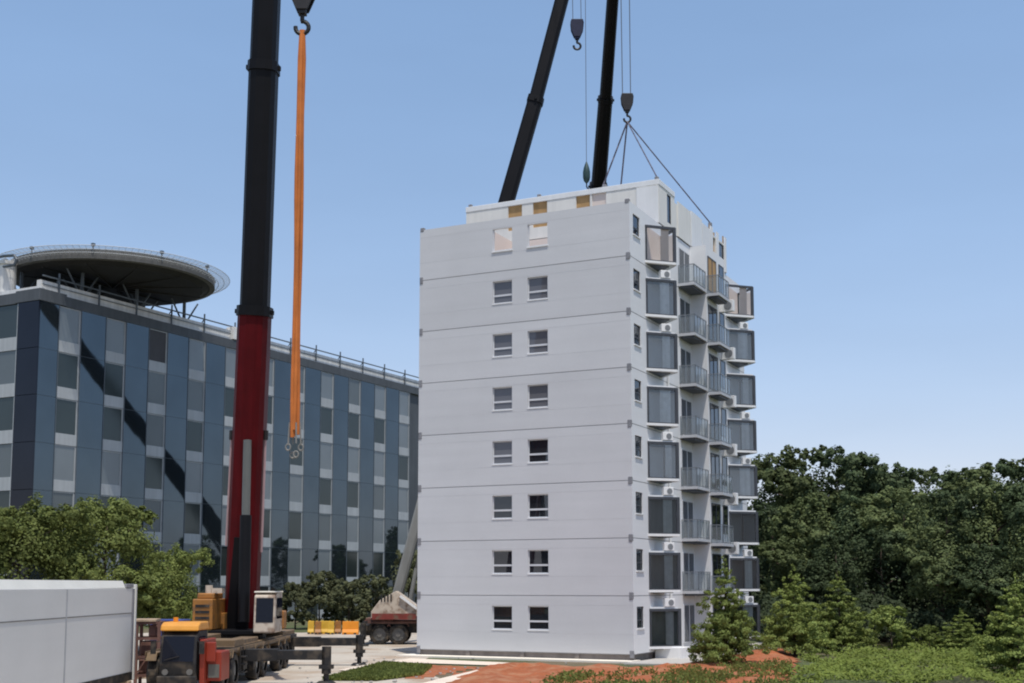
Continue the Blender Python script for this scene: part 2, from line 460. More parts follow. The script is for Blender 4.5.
v_ = vnode('MULTIPLY', sky.outputs[0], (0.15, 0.15, 0.15))
sx_ = nt.nodes.new('ShaderNodeSeparateXYZ'); nt.links.new(v_, sx_.inputs[0])
cx_ = nt.nodes.new('ShaderNodeCombineXYZ')
for i, (g_, m_) in enumerate(((0.80, 0.97), (0.62, 0.855), (0.52, 0.945))):      # sky colour regraded per channel: a flatter, brighter gradient
    pw = nt.nodes.new('ShaderNodeMath'); pw.operation = 'POWER'; nt.links.new(sx_.outputs[i], pw.inputs[0]); pw.inputs[1].default_value = g_
    ml = nt.nodes.new('ShaderNodeMath'); ml.operation = 'MULTIPLY'; nt.links.new(pw.outputs[0], ml.inputs[0]); ml.inputs[1].default_value = m_ / 0.15
    nt.links.new(ml.outputs[0], cx_.inputs[i])
v_ = cx_.outputs[0]
tcw = nt.nodes.new('ShaderNodeTexCoord'); mpw = nt.nodes.new('ShaderNodeMapping'); mpw.inputs['Scale'].default_value = (1.6, 1.6, 7.0)
nt.links.new(tcw.outputs['Generated'], mpw.inputs[0])
nw = nt.nodes.new('ShaderNodeTexNoise'); nw.inputs['Scale'].default_value = 1.6; nw.inputs['Detail'].default_value = 5
nt.links.new(mpw.outputs[0], nw.inputs['Vector'])
rw = nt.nodes.new('ShaderNodeMapRange'); rw.inputs[1].default_value = .3; rw.inputs[2].default_value = .7; rw.inputs[3].default_value = .965; rw.inputs[4].default_value = 1.035
nt.links.new(nw.outputs['Fac'], rw.inputs[0])
sc_ = nt.nodes.new('ShaderNodeVectorMath'); sc_.operation = 'SCALE'; nt.links.new(v_, sc_.inputs[0]); nt.links.new(rw.outputs[0], sc_.inputs['Scale'])
nt.links.new(sc_.outputs[0], bg.inputs[0]); bg.inputs[1].default_value = 0.15
sd = bpy.data.lights.new('sun', 'SUN'); sd.energy = 4.0; sd.angle = R(0.5); sd.color = (1.0, 0.955, 0.88)
so = bpy.data.objects.new('sun', sd); COL.objects.link(so)
so.rotation_euler = SUN_DIR.to_track_quat('Z', 'Y').to_euler()
scene.view_settings.view_transform = 'Standard'; scene.view_settings.look = 'None'; scene.view_settings.exposure = 0
scene.cycles.filter_width = 2.0
scene.cycles.max_bounces = 8; scene.cycles.transparent_max_bounces = 12

# ------------------------------------------------------------------ ground
gm = MB(); gm.add([(-1500, -300, 0), (1500, -300, 0), (1500, 3000, 0), (-1500, 3000, 0)], [(0, 1, 2, 3)])
struct(gm, 'ground', M['ground'])


def sheet(name, pts, z, m):
    b = MB(); b.add([(p[0], p[1], z) for p in pts], [tuple(range(len(pts)))])
    return struct(b, name, m)


sheet('yard', [(-60, 26), (-3.5, 26), (-3.0, 54), (-5.0, 62), (-4.6, 69), (0, 106), (-30, 106), (-34, 96), (-60, 90)], 0.004, M['concrete'])

# tower frame: local x = outwards from the right-hand face, y = depth, z = up
TH = R(26.08)
P0 = V((6.264, 65.34, 0))
TM = Matrix.Translation(P0) @ Matrix.Rotation(-TH, 4, 'Z')


def T(x, y, z=0): return TM @ V((x, y, z))


def soil_sheet(name, poly, z, amp, seed, m, step=0.55, scale=0.35):
    """uneven ground patch: a grid clipped to a polygon"""
    from mathutils import noise
    xs = [p[0] for p in poly]; ys = [p[1] for p in poly]
    def inside(x, y):
        c = False; n = len(poly)
        for i in range(n):
            x1, y1 = poly[i][:2]; x2, y2 = poly[(i + 1) % n][:2]
            if (y1 > y) != (y2 > y) and x < (x2 - x1) * (y - y1) / (y2 - y1) + x1: c = not c
        return c
    def edge(x, y):
        dm = 1e9; n = len(poly)
        for i in range(n):
            a = V(poly[i][:2]); b = V(poly[(i + 1) % n][:2]); ab = b - a
            t = max(0, min(1, (V((x, y)) - a).dot(ab) / max(1e-9, ab.dot(ab))))
            dm = min(dm, (V((x, y)) - a - ab * t).length)
        return dm
    b = MB(); idx = {}
    nx = int((max(xs) - min(xs)) / step) + 2; ny = int((max(ys) - min(ys)) / step) + 2
    for i in range(nx):
        for j in range(ny):
            x = min(xs) + i * step; y = min(ys) + j * step
            e = edge(x, y); ins = inside(x, y)
            h = 0
            if ins:
                h = amp * min(1, e / 1.2) * (0.5 + 0.8 * noise.noise(V((x * scale, y * scale, seed))) + 0.35 * noise.noise(V((x * scale * 4, y * scale * 4, seed + 9))))
            if not ins and e > step * 0.35 + 0.25 * noise.noise(V((x, y, seed))): continue
            idx[i, j] = len(b.v); b.v.append(V((x, y, max(0.002, h) + z)))
    for (i, j) in list(idx):
        q = [(i, j), (i + 1, j), (i + 1, j + 1), (i, j + 1)]
        if all(k in idx for k in q):
            b.f.append(tuple(idx[k] for k in q)); b.m.append(0)
    o = b.build(name, m, smooth=True); o['kind'] = 'structure'
    return o


gp = lambda x, y: tuple(gnd(x, y)[:2])
soil_sheet('soil', [gp(432, 690), gp(452, 674), gp(500, 664.5), gp(640, 668.5), gp(702, 662), gp(790, 650), gp(800, 662), gp(790, 690)], 0.008, 0.34, 3.1, M['soil'], step=0.4, scale=0.6)
soil_sheet('soil', [gp(417, 664.8), gp(487, 667), gp(462, 671.5), gp(425, 679), gp(395, 679), gp(420, 670)], 0.010, 0.05, 7.7, M['soil'], step=0.4)
# soil bank by the young tree
soil_sheet('soil_bank', [gp(712, 676), gp(690, 668), gp(705, 660), gp(752, 652), gp(786, 648), gp(788, 662), gp(760, 676)], 0.02, 0.42, 5.3, M['soil'], step=0.4, scale=0.5)
sheet('lawn', [gp(322, 681), gp(384, 664.2), gp(421, 667.5), gp(416, 676), gp(376, 681.5)], 0.012, M['ground'])
sheet('path', [gp(405, 690), gp(440, 680.5), gp(500, 666.2), gp(519, 667), gp(470, 678), gp(425, 692)], 0.085, M['path'])
sheet('path', [gp(338, 671), gp(372, 664.5), gp(410, 659.3), gp(520, 664), gp(519, 667), gp(415, 663.8), gp(385, 665), gp(355, 672.5)], 0.05, M['path'])
ap = MB()
ap.prism([T(-13.6, -1.05)[:2], T(0.2, -1.05)[:2], T(0.2, 0.5)[:2], T(-13.6, 0.5)[:2]], 0.0, 0.10)
struct(ap, 'apron', M['apron'])
wk = MB()
wk.prism([T(0.2, -1.9)[:2], T(3.2, -1.4)[:2], T(3.2, 24)[:2], T(0.2, 24)[:2]], 0.0, 0.07)
struct(wk, 'walkway', M['walk'])

rr_ = random.Random(31); rbm = MB()
for i in range(190):
    x, y = gnd(rr_.uniform(300, 800), rr_.uniform(656, 690))[:2]; q = rr_.uniform(.02, .07) * (1.8 if rr_.random() < .06 else 1)
    rot = Matrix.Rotation(rr_.uniform(0, 6), 3, 'Z') @ Matrix.Rotation(rr_.uniform(-.5, .5), 3, 'X')
    rbm.box((x, y, q * .3 + .03), (q * 2, q * rr_.uniform(.9, 1.9), q), rot)
tag(rbm.build('rubble', M['walk']), 'loose pale stones and crumbs on the soil', 'rubble', kind='stuff')

# ------------------------------------------------------------------ apartment tower
tower = thing('apartment_tower', 'tall white modular apartment tower with bay windows and glass balconies', 'apartment building', P0, -TH)
L = 12.9; D = 22.0; H0 = 0.4; ST = 3.0; GAP = 0.035
WIN = [(L - 8.18, L - 6.97, 1.15, 2.42), (L - 6.02, L - 4.80, 1.15, 2.42)]   # from the left end along u=+x
NAR = (0.52, 1.56, 1.30, 2.42)

# plinth
pb = MB(); pb.bx(-L + 0.12, -0.12, 0.12, D - 0.1, 0.0, H0 - 0.01)
for x in (-9.7, -6.4, -3.2): pb.bx(x - .12, x + .12, 0.04, 0.2, 0.0, H0 - 0.02)
pb.build('plinth', M['plinth'], tower)


def storey(k):
    z = H0 + ST * k + GAP / 2; h = ST - GAP
    top = (k == 7)
    b = MB()
    b.wall((-L, 0, z), (1, 0, 0), (0, -1, 0), L, h, [(a, c, e, f) for a, c, e, f in WIN], 0.16, 0)          # front
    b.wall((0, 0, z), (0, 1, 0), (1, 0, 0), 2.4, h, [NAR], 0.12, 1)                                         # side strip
    # stepped right face: bay backs, recess and middle block
    for (p, q) in (((0, 2.4), (0, 10.3)), ((0, 10.3), (1.0, 10.3)), ((1.0, 10.3), (1.0, 14.2)), ((1.0, 14.2), (0, 14.2)), ((0, 14.2), (0, D)), ((0, D), (-L, D)), ((-L, D), (-L, 0))):
        d = V((q[0] - p[0], q[1] - p[1], 0)); n = V((d.y, -d.x, 0))
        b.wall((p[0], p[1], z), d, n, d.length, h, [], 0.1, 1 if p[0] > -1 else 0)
    # floor slab
    fp = [(-L, 0), (0, 0), (0, 10.3), (1, 10.3), (1, 14.2), (0, 14.2), (0, D), (-L, D)]
    b.add([(x, y, z + 0.01) for x, y in fp], [tuple(range(len(fp)))], 2)
    if top:   # roofless wing: inner linings and wall tops are seen
        for (x0, y0, x1, y1) in ((-L + .1, 4.7, -.1, 4.7), (-9.2, .16, -9.2, 4.7), (-3.6, .16, -3.6, 4.7), (-L + .1, .17, -L + .1, 4.7)):
            b.beam((x0, y0, z + h / 2), (x1, y1, z + h / 2), 0.1, h - 0.02, mi=2)
        for (x0, y0, x1, y1) in ((-L, .085, 0, .085), (-.085, .0, -.085, 4.8)):
            b.beam((x0, y0, z + h - .02), (x1, y1, z + h - .02), 0.16, 0.04, mi=0)
    else:
        b.wall((-L + .1, 3.2, z), (1, 0, 0), (0, -1, 0), L - .2, h - .05, [], .1, 3)
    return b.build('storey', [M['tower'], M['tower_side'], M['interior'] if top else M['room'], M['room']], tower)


for k in range(8):
    storey(k)
    z = H0 + ST * k
    jb = MB(); jb.bx(-L + .03, -.03, .03, D - .03, z - GAP / 2 - .01, z + GAP / 2 + .012)
    jb.build('floor_joint', M['joint'], tower)
    for x in (-L + 0.02, -0.24):
        c = MB(); c.bx(x - 0.02 if x < -5 else x + .02, x + .2 if x < -5 else x + .24, -0.03, .12, z - .2, z + .2)
        c.build('corner_casting', M['casting'], tower, bevel=0.03)
for x in (-L + 0.02, -0.26):
    c = MB(); c.bx(x, x + .24, -0.02, .2, 24.28, 24.52); c.build('corner_casting', M['casting'], tower, bevel=0.03)

for k in range(8):
    for zz in (1.02, 2.52):
        z = H0 + ST * k + zz
        for x0, x1 in ((-L + .02, -8.24), (-6.91, -6.08), (-4.74, -.02)) if False else ((-L + .02, -.02),):
            j = MB(); j.bx(x0, x1, -.0025, .004, z - .014, z + .014); j.build('sheet_joint', M['tower_line'], tower)

# front windows
def window(u0, u1, z0, z1, blind=False):
    x0, x1 = u0 - L, u1 - L
    b = MB(); t = 0.055
    b.bx(x0, x1, .09, .15, z0, z0 + t); b.bx(x0, x1, .09, .15, z1 - t, z1)
    b.bx(x0, x0 + t, .09, .15, z0 + t, z1 - t); b.bx(x1 - t, x1, .09, .15, z0 + t, z1 - t)
    zm = z0 + (z1 - z0) * 0.36
    b.bx(x0 + t, x1 - t, .085, .15, zm - .05, zm + .05)
    f = b.build('window', M['frame_light'], tower)
    s = MB(); s.bx(x0 - .02, x1 + .02, -.025, .05, z0 - .05, z0 - .003); s.build('sill', M['white'], f)
    for a, c in ((z0 + t, zm - .05), (zm + .05, z1 - t)):
        p = MB(); p.bx(x0 + t, x1 - t, .115, .125, a, c)
        p.build('pane', M['pane_blind' if blind else 'pane'], f)
    return f


for k in range(7):
    for i_, (a, c, e, f_) in enumerate(WIN):
        window(a, c, H0 + ST * k + GAP / 2 + e, H0 + ST * k + GAP / 2 + f_, k > 2 and not (k == 3 and i_ == 1))
for a, c, e, f_ in WIN:      # unglazed openings of the top storey keep a frame and sill
    z0 = H0 + ST * 7 + GAP / 2 + e; z1 = H0 + ST * 7 + GAP / 2 + f_
    x0, x1 = a - L, c - L; b = MB()
    b.bx(x0, x0 + .05, .05, .15, z0, z1); b.bx(x0 + .05, x1, .05, .15, z0, z0 + .05)
    o = b.build('window_opening', M['frame_light'], tower)
    s = MB(); s.bx(x0 - .04, x1 + .04, -.05, .05, z0 - .07, z0 - .003); s.build('sill', M['white'], o)

# narrow side windows
for k in range(8):
    z0 = H0 + ST * k + GAP / 2 + NAR[2]; z1 = H0 + ST * k + GAP / 2 + NAR[3]; y0, y1 = NAR[0], NAR[1]
    b = MB(); t = 0.05
    b.bx(-.11, -.05, y0, y1, z0, z0 + t); b.bx(-.11, -.05, y0, y1, z1 - t, z1)
    b.bx(-.11, -.05, y0, y0 + t, z0 + t, z1 - t); b.bx(-.11, -.05, y1 - t, y1, z0 + t, z1 - t)
    zm = z0 + .42; b.bx(-.11, -.045, y0 + t, y1 - t, zm - .04, zm + .04)
    f = b.build('narrow_window', M['frame_dark'], tower)
    s = MB(); s.bx(-.03, .06, y0 - .03, y1 + .03, z0 - .07, z0 - .003); s.build('sill', M['white'], f)
    p = MB(); p.bx(-.085, -.075, y0 + t, y1 - t, z0 + t, zm - .04); p.build('pane', M['pane'], f)
    p = MB(); p.bx(-.085, -.075, y0 + t, y1 - t, zm + .04, z1 - t); p.build('pane', M['pane'], f)


def bay(s0, d, front, k, last=False, ac=True, skip=(), wide=0.0):
    """angled glazed bay on the right face, starting s0 along it"""
    z = H0 + ST * k
    zb, zt = z + 0.30, z + 2.30
    P = [(0, s0), (d, s0 + d), (d, s0 + d + front), (0, s0 + 2 * d + front)]
    root = MB()
    def corner(p, z0, z1, r): root.bx(p[0] - r, p[0] + r, p[1] - r, p[1] + r, z0, z1)
    # white tray and sill
    tr = MB()
    g = 0.10
    Q = [(0.003, s0 - g), (d + g, s0 + d - g * .4), (d + g, s0 + d + front + g * .4), (0.003, s0 + 2 * d + front + g)]
    tr.prism(Q, zb - .13, zb)
    Q2 = [(0.003, s0 + .1), (d - .05, s0 + d + .02), (d - .05, s0 + d + front - .02), (0.003, s0 + 2 * d + front - .1)]
    # dark frame
    fb = MB()
    th = 0.11
    for (p, q) in ((P[0], P[1]), (P[1], P[2]), (P[2], P[3])):
        for zz, hh in ((zb + .03, .06), (zt - .07, .14)):
            fb.beam((p[0], p[1], zz), (q[0], q[1], zz), th, hh)
    for p, r in ((P[1], .085), (P[2], .085)):
        fb.tube((p[0], p[1], zb), (p[0], p[1], zt), r, n=8)
    fb.tube((0.05, s0 + .05, zb), (0.05, s0 + .05, zt), .045, n=8); fb.tube((0.05, P[3][1] - .05, zb), (0.05, P[3][1] - .05, zt), .045, n=8)
    fr = fb.build('bay_window', M['frame_dark'], tower)
    tro = tr.build('tray', M['white'], fr)
    us = MB(); us.prism([(0.004, s0 + .25), (d * .72, s0 + d * .98), (d * .72, s0 + d + front), (0.004, s0 + 2 * d + front - .25)], zb - .17, zb - .132); us.build('dark_underside', M['frame_dark'], tro)  # added dark prism stands in for the shadow under the tray
    if not last:
        cp = MB(); cp.prism(Q2, zt - .005, zt + .09); cp.build('roof_cap', M['white'], fr)
    for (p, q) in ((P[0], P[1]), (P[1], P[2]), (P[2], P[3])):
        gp_ = MB(); gp_.add([(p[0], p[1], zb + .06), (q[0], q[1], zb + .06), (q[0], q[1], zt - .14), (p[0], p[1], zt - .14)], [(0, 1, 2, 3)])
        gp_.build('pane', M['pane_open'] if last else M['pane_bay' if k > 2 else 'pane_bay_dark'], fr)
    # what stands behind the glass: dark back wall with a pale curtain
    bk = MB(); bk.bx(.01, .03, s0 + .15, P[3][1] - .15, zb + .02, zt - .02)
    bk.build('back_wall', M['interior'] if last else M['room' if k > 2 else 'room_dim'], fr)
    cu = MB()
    n = 14; vs = []
    c0 = V((d * (.56 - wide), s0 + d * (.56 - wide), 0)); c1 = V((d * .84, s0 + d * .84, 0))
    for i in range(n + 1):
        p = c0.lerp(c1, i / n); off = .025 * math.sin(i * 2.1)
        vs += [(p.x - .05 + off, p.y + .05, zb + .05), (p.x - .05 + off, p.y + .05, zt - .1)]
    cu.add(vs, [(2 * i, 2 * i + 2, 2 * i + 3, 2 * i + 1) for i in range(n)])
    if k not in skip: cu.build('curtain', M['interior'] if last else M['curtain'], fr)
    if ac:
        ac_unit((d * .62, s0 + d * .78, zt + .10), 45, 0.6, 0.44) if k < 7 else None
    return fr


def ac_unit(c, ang, wd, ht, white='white'):
    a = R(ang); rot = Matrix.Rotation(a, 3, 'Z')
    b = MB(); b.box((c[0], c[1], c[2] + ht / 2), (wd, .3, ht), rot)
    o = b.build('air_conditioner', M[white], tower, bevel=.02)
    f = MB(); n = rot @ V((0, -1, 0)); ctr = V((c[0], c[1], c[2] + ht / 2)) + n * .151 + rot @ V((wd * .1, 0, 0))
    f.tube(ctr, ctr + n * .015, ht * .36, n=18); f.build('fan_grille', M['fan'], o)
    return o


def balcony(x0, x1, y0, y1, k, sides, dz=0.0):
    z = H0 + ST * k + .22 + dz
    b = MB(); b.bx(x0 + .003, x1, y0, y1 - .003, z - .16, z)
    o = b.build('balcony', M['slab'], tower)
    e = MB(); e.bx(x0 + .1, x1 - .12, y0 + .08, y1 - .12, z - .28, z - .162); e.build('dark_underside', M['frame_dark'], o)
    r = MB(); hh = 1.08
    A = [(x0, y0 + .04), (x1 - .04, y0 + .04), (x1 - .04, y1)]
    for i in range(2):
        p, q = A[i], A[i + 1]
        r.beam((p[0], p[1], z + hh), (q[0], q[1], z + hh), .05, .05)
        r.beam((p[0], p[1], z + .06), (q[0], q[1], z + .06), .04, .05)
        ln = math.dist(p, q); n = max(2, round(ln / .55))
        for j in range(n + 1):
            t = j / n; x = p[0] + (q[0] - p[0]) * t; y = p[1] + (q[1] - p[1]) * t
            r.bx(x - .018, x + .018, y - .018, y + .018, z, z + hh)
    r.build('railing', M['rail'], o)
    for i in range(2):
        p, q = A[i], A[i + 1]
        gl = MB(); gl.add([(p[0], p[1], z + .1), (q[0], q[1], z + .1), (q[0], q[1], z + 1.02), (p[0], p[1], z + 1.02)], [(0, 1, 2, 3)]); gl.build('pane', M['pane_rail'], o)
    return o


def door(x, y0, y1, z0, z1, k, ply=False, mull=True):
    b = MB(); t = .06
    b.bx(x + .003, x + .05, y0, y1, z1 - t, z1); b.bx(x + .003, x + .05, y0, y0 + t, z0, z1 - t); b.bx(x + .003, x + .05, y1 - t, y1, z0, z1 - t)
    b.bx(x + .003, x + .05, y0 + t, y1 - t, z0, z0 + t)
    if mull: b.bx(x + .003, x + .055, (y0 + y1) / 2 - .04, (y0 + y1) / 2 + .04, z0 + t, z1 - t)
    o = b.build('balcony_door' if z0 - (H0 + ST * k) < .5 else 'tall_window', M['frame_light' if x < .5 else 'frame_dark'], tower)
    p = MB(); p.bx(x + .005, x + .03, y0 + t, y1 - t, z0 + t, z1 - t); p.build('board' if ply else 'pane', M['plywood'] if ply else M['pane'], o)
    return o


for k in range(8):
    z = H0 + ST * k
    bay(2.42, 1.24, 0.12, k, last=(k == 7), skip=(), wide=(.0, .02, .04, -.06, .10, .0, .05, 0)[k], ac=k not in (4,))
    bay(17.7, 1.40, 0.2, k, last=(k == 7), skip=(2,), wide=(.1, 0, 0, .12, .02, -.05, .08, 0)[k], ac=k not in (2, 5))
    if k > 0: balcony(0, 1.0, 8.0, 10.29, k, 0)
    door(0, 8.1, 10.1, z + .25, z + 2.45, k)
    if k > 0: balcony(1.0, 1.78, 10.35, 12.5, k, 0, -.22)
    door(1.0, 10.6, 12.3, z + .25, z + 2.4, k, ply=(k == 7))
    door(1.0, 12.9, 13.9, z + .65, z + 2.4, k, mull=False)
    if k < 7: ac_unit((1.42, 13.3, z + 2.42), -8, .84, .72)
    # drain pipe beside near bay
dp = MB(); dp.tube((.1, 5.75, .1), (.1, 5.75, 23.9), .06, n=8); dp.build('drain_pipe', M['white'], tower)
ent = MB(); ent.bx(0.02, 1.5, 3.2, 5.0, 0.02, .62); ent.build('entrance_step', M['white'], tower)

# ------------------------------------------------------------------ roof module on its slings
Z9 = 24.46
roofm = thing('roof_module', 'white roof module with boarded window openings being set on the tower top', 'building module', T(0, 4.8, Z9), -TH)
RL = 12.45; RH = 2.55; RD = 13.2
b = MB()
holes = [(RL - x1, RL - x0, 0.7, 2.27) for x0, x1 in ((8.66, 9.59), (7.0, 7.93), (4.25, 5.13), (3.24, 4.12))]
b.wall((-RL, 0, 0), (1, 0, 0), (0, -1, 0), RL, RH - .32, holes, .14)
E1 = 2.75; LOW = RH - .62
b.wall((0, 0, 0), (0, 1, 0), (1, 0, 0), E1, RH - .32, [(1.4, 2.1, .4, 2.1)], .12)
b.wall((0, E1, 0), (0, 1, 0), (1, 0, 0), RD - E1, LOW, [(10.3 - E1, 10.9 - E1, .25, 1.8), (11.6 - E1, 12.8 - E1, .3, 1.8)], .12)
b.wall((0, RD, 0), (-1, 0, 0), (0, 1, 0), RL, LOW); b.wall((-RL, RD, 0), (0, -1, 0), (-1, 0, 0), RD, LOW)
b.wall((0, E1, LOW - .4), (-1, 0, 0), (0, 1, 0), RL, RH - .32 - LOW + .4)
b.build('wall', M['cream'], roofm)
rb = MB(); rb.prism([(-RL - .03, -.03), (.03, -.03), (.03, E1 + .02), (-RL - .03, E1 + .02)], RH - .318, RH)
rb.build('roof_beam', M['white'], roofm, bevel=.02)
rb = MB(); rb.prism([(-RL, E1 + .03), (-.1, E1 + .03), (-.1, RD - .1), (-RL, RD - .1)], LOW - .25, LOW - .1); rb.build('roof_deck', M['slab'], roofm)
for y0, y1, h in ((5.75, 7.9, 2.25), (8.0, 9.6, 2.08), (9.7, 10.2, 2.35), (11.0, 11.5, 2.3), (12.85, 13.2, 2.4)):
    rb = MB(); rb.bx(.006, .06, y0, y1, .05, h); rb.build('wall_panel', M['white' if y0 != 8.0 else 'tower_side'], roofm)
rb = MB()
for y in (6.2, 7.4, 9.75, 10.15, 11.05, 13.1): rb.bx(-.2, -.11, y, y + .09, LOW - .6, RH - .08 + .2 * math.sin(y * 5))
rb.build('bare_studs', M['wood'], roofm)
rb = MB(); rb.bx(-.14, -.1, 10.3, 10.9, .25, 1.8); rb.build('plywood_closure', M['plywood'], roofm)
for x0, x1 in ((8.66, 9.59), (7.0, 7.93), (4.25, 5.13)):
    p = MB(); p.bx(-x1, -x0, .08, .12, .7, 2.268); p.build('window_board', M['plywood'], roofm)
p = MB(); p.bx(-4.12, -3.24, .08, .12, .7, 2.268); p.build('window_board', M['interior'], roofm)
cw = MB()
cw.bx(.006, .06, 3.2, 5.6, 0.0, RH - .42); cw.build('cover_panel', M['cream'], roofm)
fl = MB(); fl.bx(-1.35, -.03, -.045, -.004, .02, RH - .36); fl.build('corner_panel', M['white'], roofm)
for (y0, y1, z0, z1) in ((1.4, 2.1, .4, 2.1), (11.6, 12.8, .3, 1.8)):
    f = MB(); t = .06
    f.bx(-.09, -.02, y0, y0 + t, z0, z1); f.bx(-.09, -.02, y1 - t, y1, z0, z1); f.bx(-.09, -.02, y0 + t, y1 - t, z0, z0 + t); f.bx(-.09, -.02, y0 + t, y1 - t, z1 - t, z1)
    o = f.build('side_window', M['frame_dark'], roofm)
    p = MB(); p.bx(-.07, -.06, y0 + t, y1 - t, z0 + t, z1 - t); p.build('pane', M['pane'], o)
LUG = [(-.18, .18), (-.18, 10.4), (-6.0, 8.8), (-6.5, 5.7), (-RL + .2, .2), (-7.6, .2), (-3.4, .2)]
for x, y in LUG:
    zl = RH if y < E1 else LOW - .1
    c = MB(); c.bx(x - .11, x + .11, y - .11, y + .11, zl + .002, RH + .2); c.build('lifting_lug', M['casting'], roofm, bevel=.03)

# ------------------------------------------------------------------ hook blocks and slings
def hook_block(name, label, top, r, mname, scale=1.0):
    """sheave block with a hook under it; top = where the cables enter"""
    o = thing(name, label, 'hook block', top)
    s = scale
    b = MB()
    prof = [(-.42, 0), (-.50, -.25), (-.45, -.8), (-.22, -1.35), (.22, -1.35), (.45, -.8), (.50, -.25), (.42, 0)]
    for y in (-.22, .16):
        b.prism_axis([(x * s, z * s) for x, z in prof], 'y', y * s, (y + .06) * s)
    b.bx(-.16 * s, .16 * s, -.16 * s, .16 * s, -1.5 * s, -.3 * s)
    b.build('side_plate', M[mname], o, bevel=.02)
    sh = MB()
    for y in (-.12, 0.0, .1): sh.tube((0, y * s, -.45 * s), (0, (y + .06) * s, -.45 * s), .44 * s, n=22)
    sh.build('sheave', M['hook'], o)
    h = MB(); pts = [V((0, 0, -1.4)), V((0, 0, -1.75))]
    for i in range(11):
        t = R(100 - i * 29); pts.append(V((.26 * math.cos(t), 0, -2.02 + .26 * math.sin(t))))
    h.path([p * s for p in pts], .085 * s, n=8)
    h.build('hook', M['hook'], o)
    return o


def wire(name, label, p, q, r, m, sag=0.0, group=None):
    b = MB(); p = V(p); q = V(q); pts = [p.lerp(q, i / 8) - V((0, 0, sag * math.sin(math.pi * i / 8))) for i in range(9)]
    o = MB.path(b, [x - p for x in pts], r, 6).build(name, m, None, smooth=True); o.location = p
    return tag(o, label, 'sling', group)


# hook over the roof module
hb = at(627, 94, 75.5)
hook3 = hook_block('hook_block', 'dark round hook block hanging over the roof module, its slings spread below', hb, .5, 'hook', .80)
hp = hb + V((0, 0, -1.78))
lugw = lambda i: TM @ V((LUG[i][0], LUG[i][1] + 4.8, Z9 + RH + .2))
wire('wire_sling', 'grey wire sling running from the hook down to the near right roof corner', hp, lugw(0), .04, M['sling_grey'])
wire('wire_sling', 'longest grey wire sling running down the right to the far roof edge', hp, lugw(1), .04, M['sling_grey'])
wire('wire_sling', 'steep thin wire sling just left of the hook, going behind the roof', hp, lugw(2), .05, M['sling_grey'])
wire('wire_sling', 'leftmost slanted wire sling under the hook by the right black boom', hp, lugw(3), .05, M['sling_grey'])

# ------------------------------------------------------------------ cranes
def wheel(parent, c, r, wd, axis):
    b = MB(); c = V(c); d = V((1, 0, 0)) if axis == 'x' else V((0, 1, 0))
    n = 24; a = V((0, 1, 0)) if axis == 'x' else V((1, 0, 0)); k = V((0, 0, 1)); vs = []
    prof = [(-.5, .62), (-.5, .9), (-.36, 1.0), (.36, 1.0), (.5, .9), (.5, .62)]
    for i in range(n):
        t = 2 * math.pi * i / n
        for o_, rr in prof: vs.append(c + d * (o_ * wd) + (a * math.cos(t) + k * math.sin(t)) * (rr * r))
    m = len(prof); fs = [(i * m + j, ((i + 1) % n) * m + j, ((i + 1) % n) * m + j + 1, i * m + j + 1) for i in range(n) for j in range(m - 1)]
    b.add(vs, fs)
    o = b.build('wheel', M['tyre'], parent, smooth=False)
    h = MB(); h.tube(c - d * wd * .30, c + d * wd * .30, r * .63, n=20); h.tube(c - d * wd * .42, c + d * wd * .42, r * .26, n=12)
    for i in range(8):
        t = 2 * math.pi * i / 8; q = c + (a * math.cos(t) + k * math.sin(t)) * r * .45
        h.tube(q - d * wd * .34, q + d * wd * .34, r * .05, n=6)
    h.build('rim', M['rim'], o)
    return o


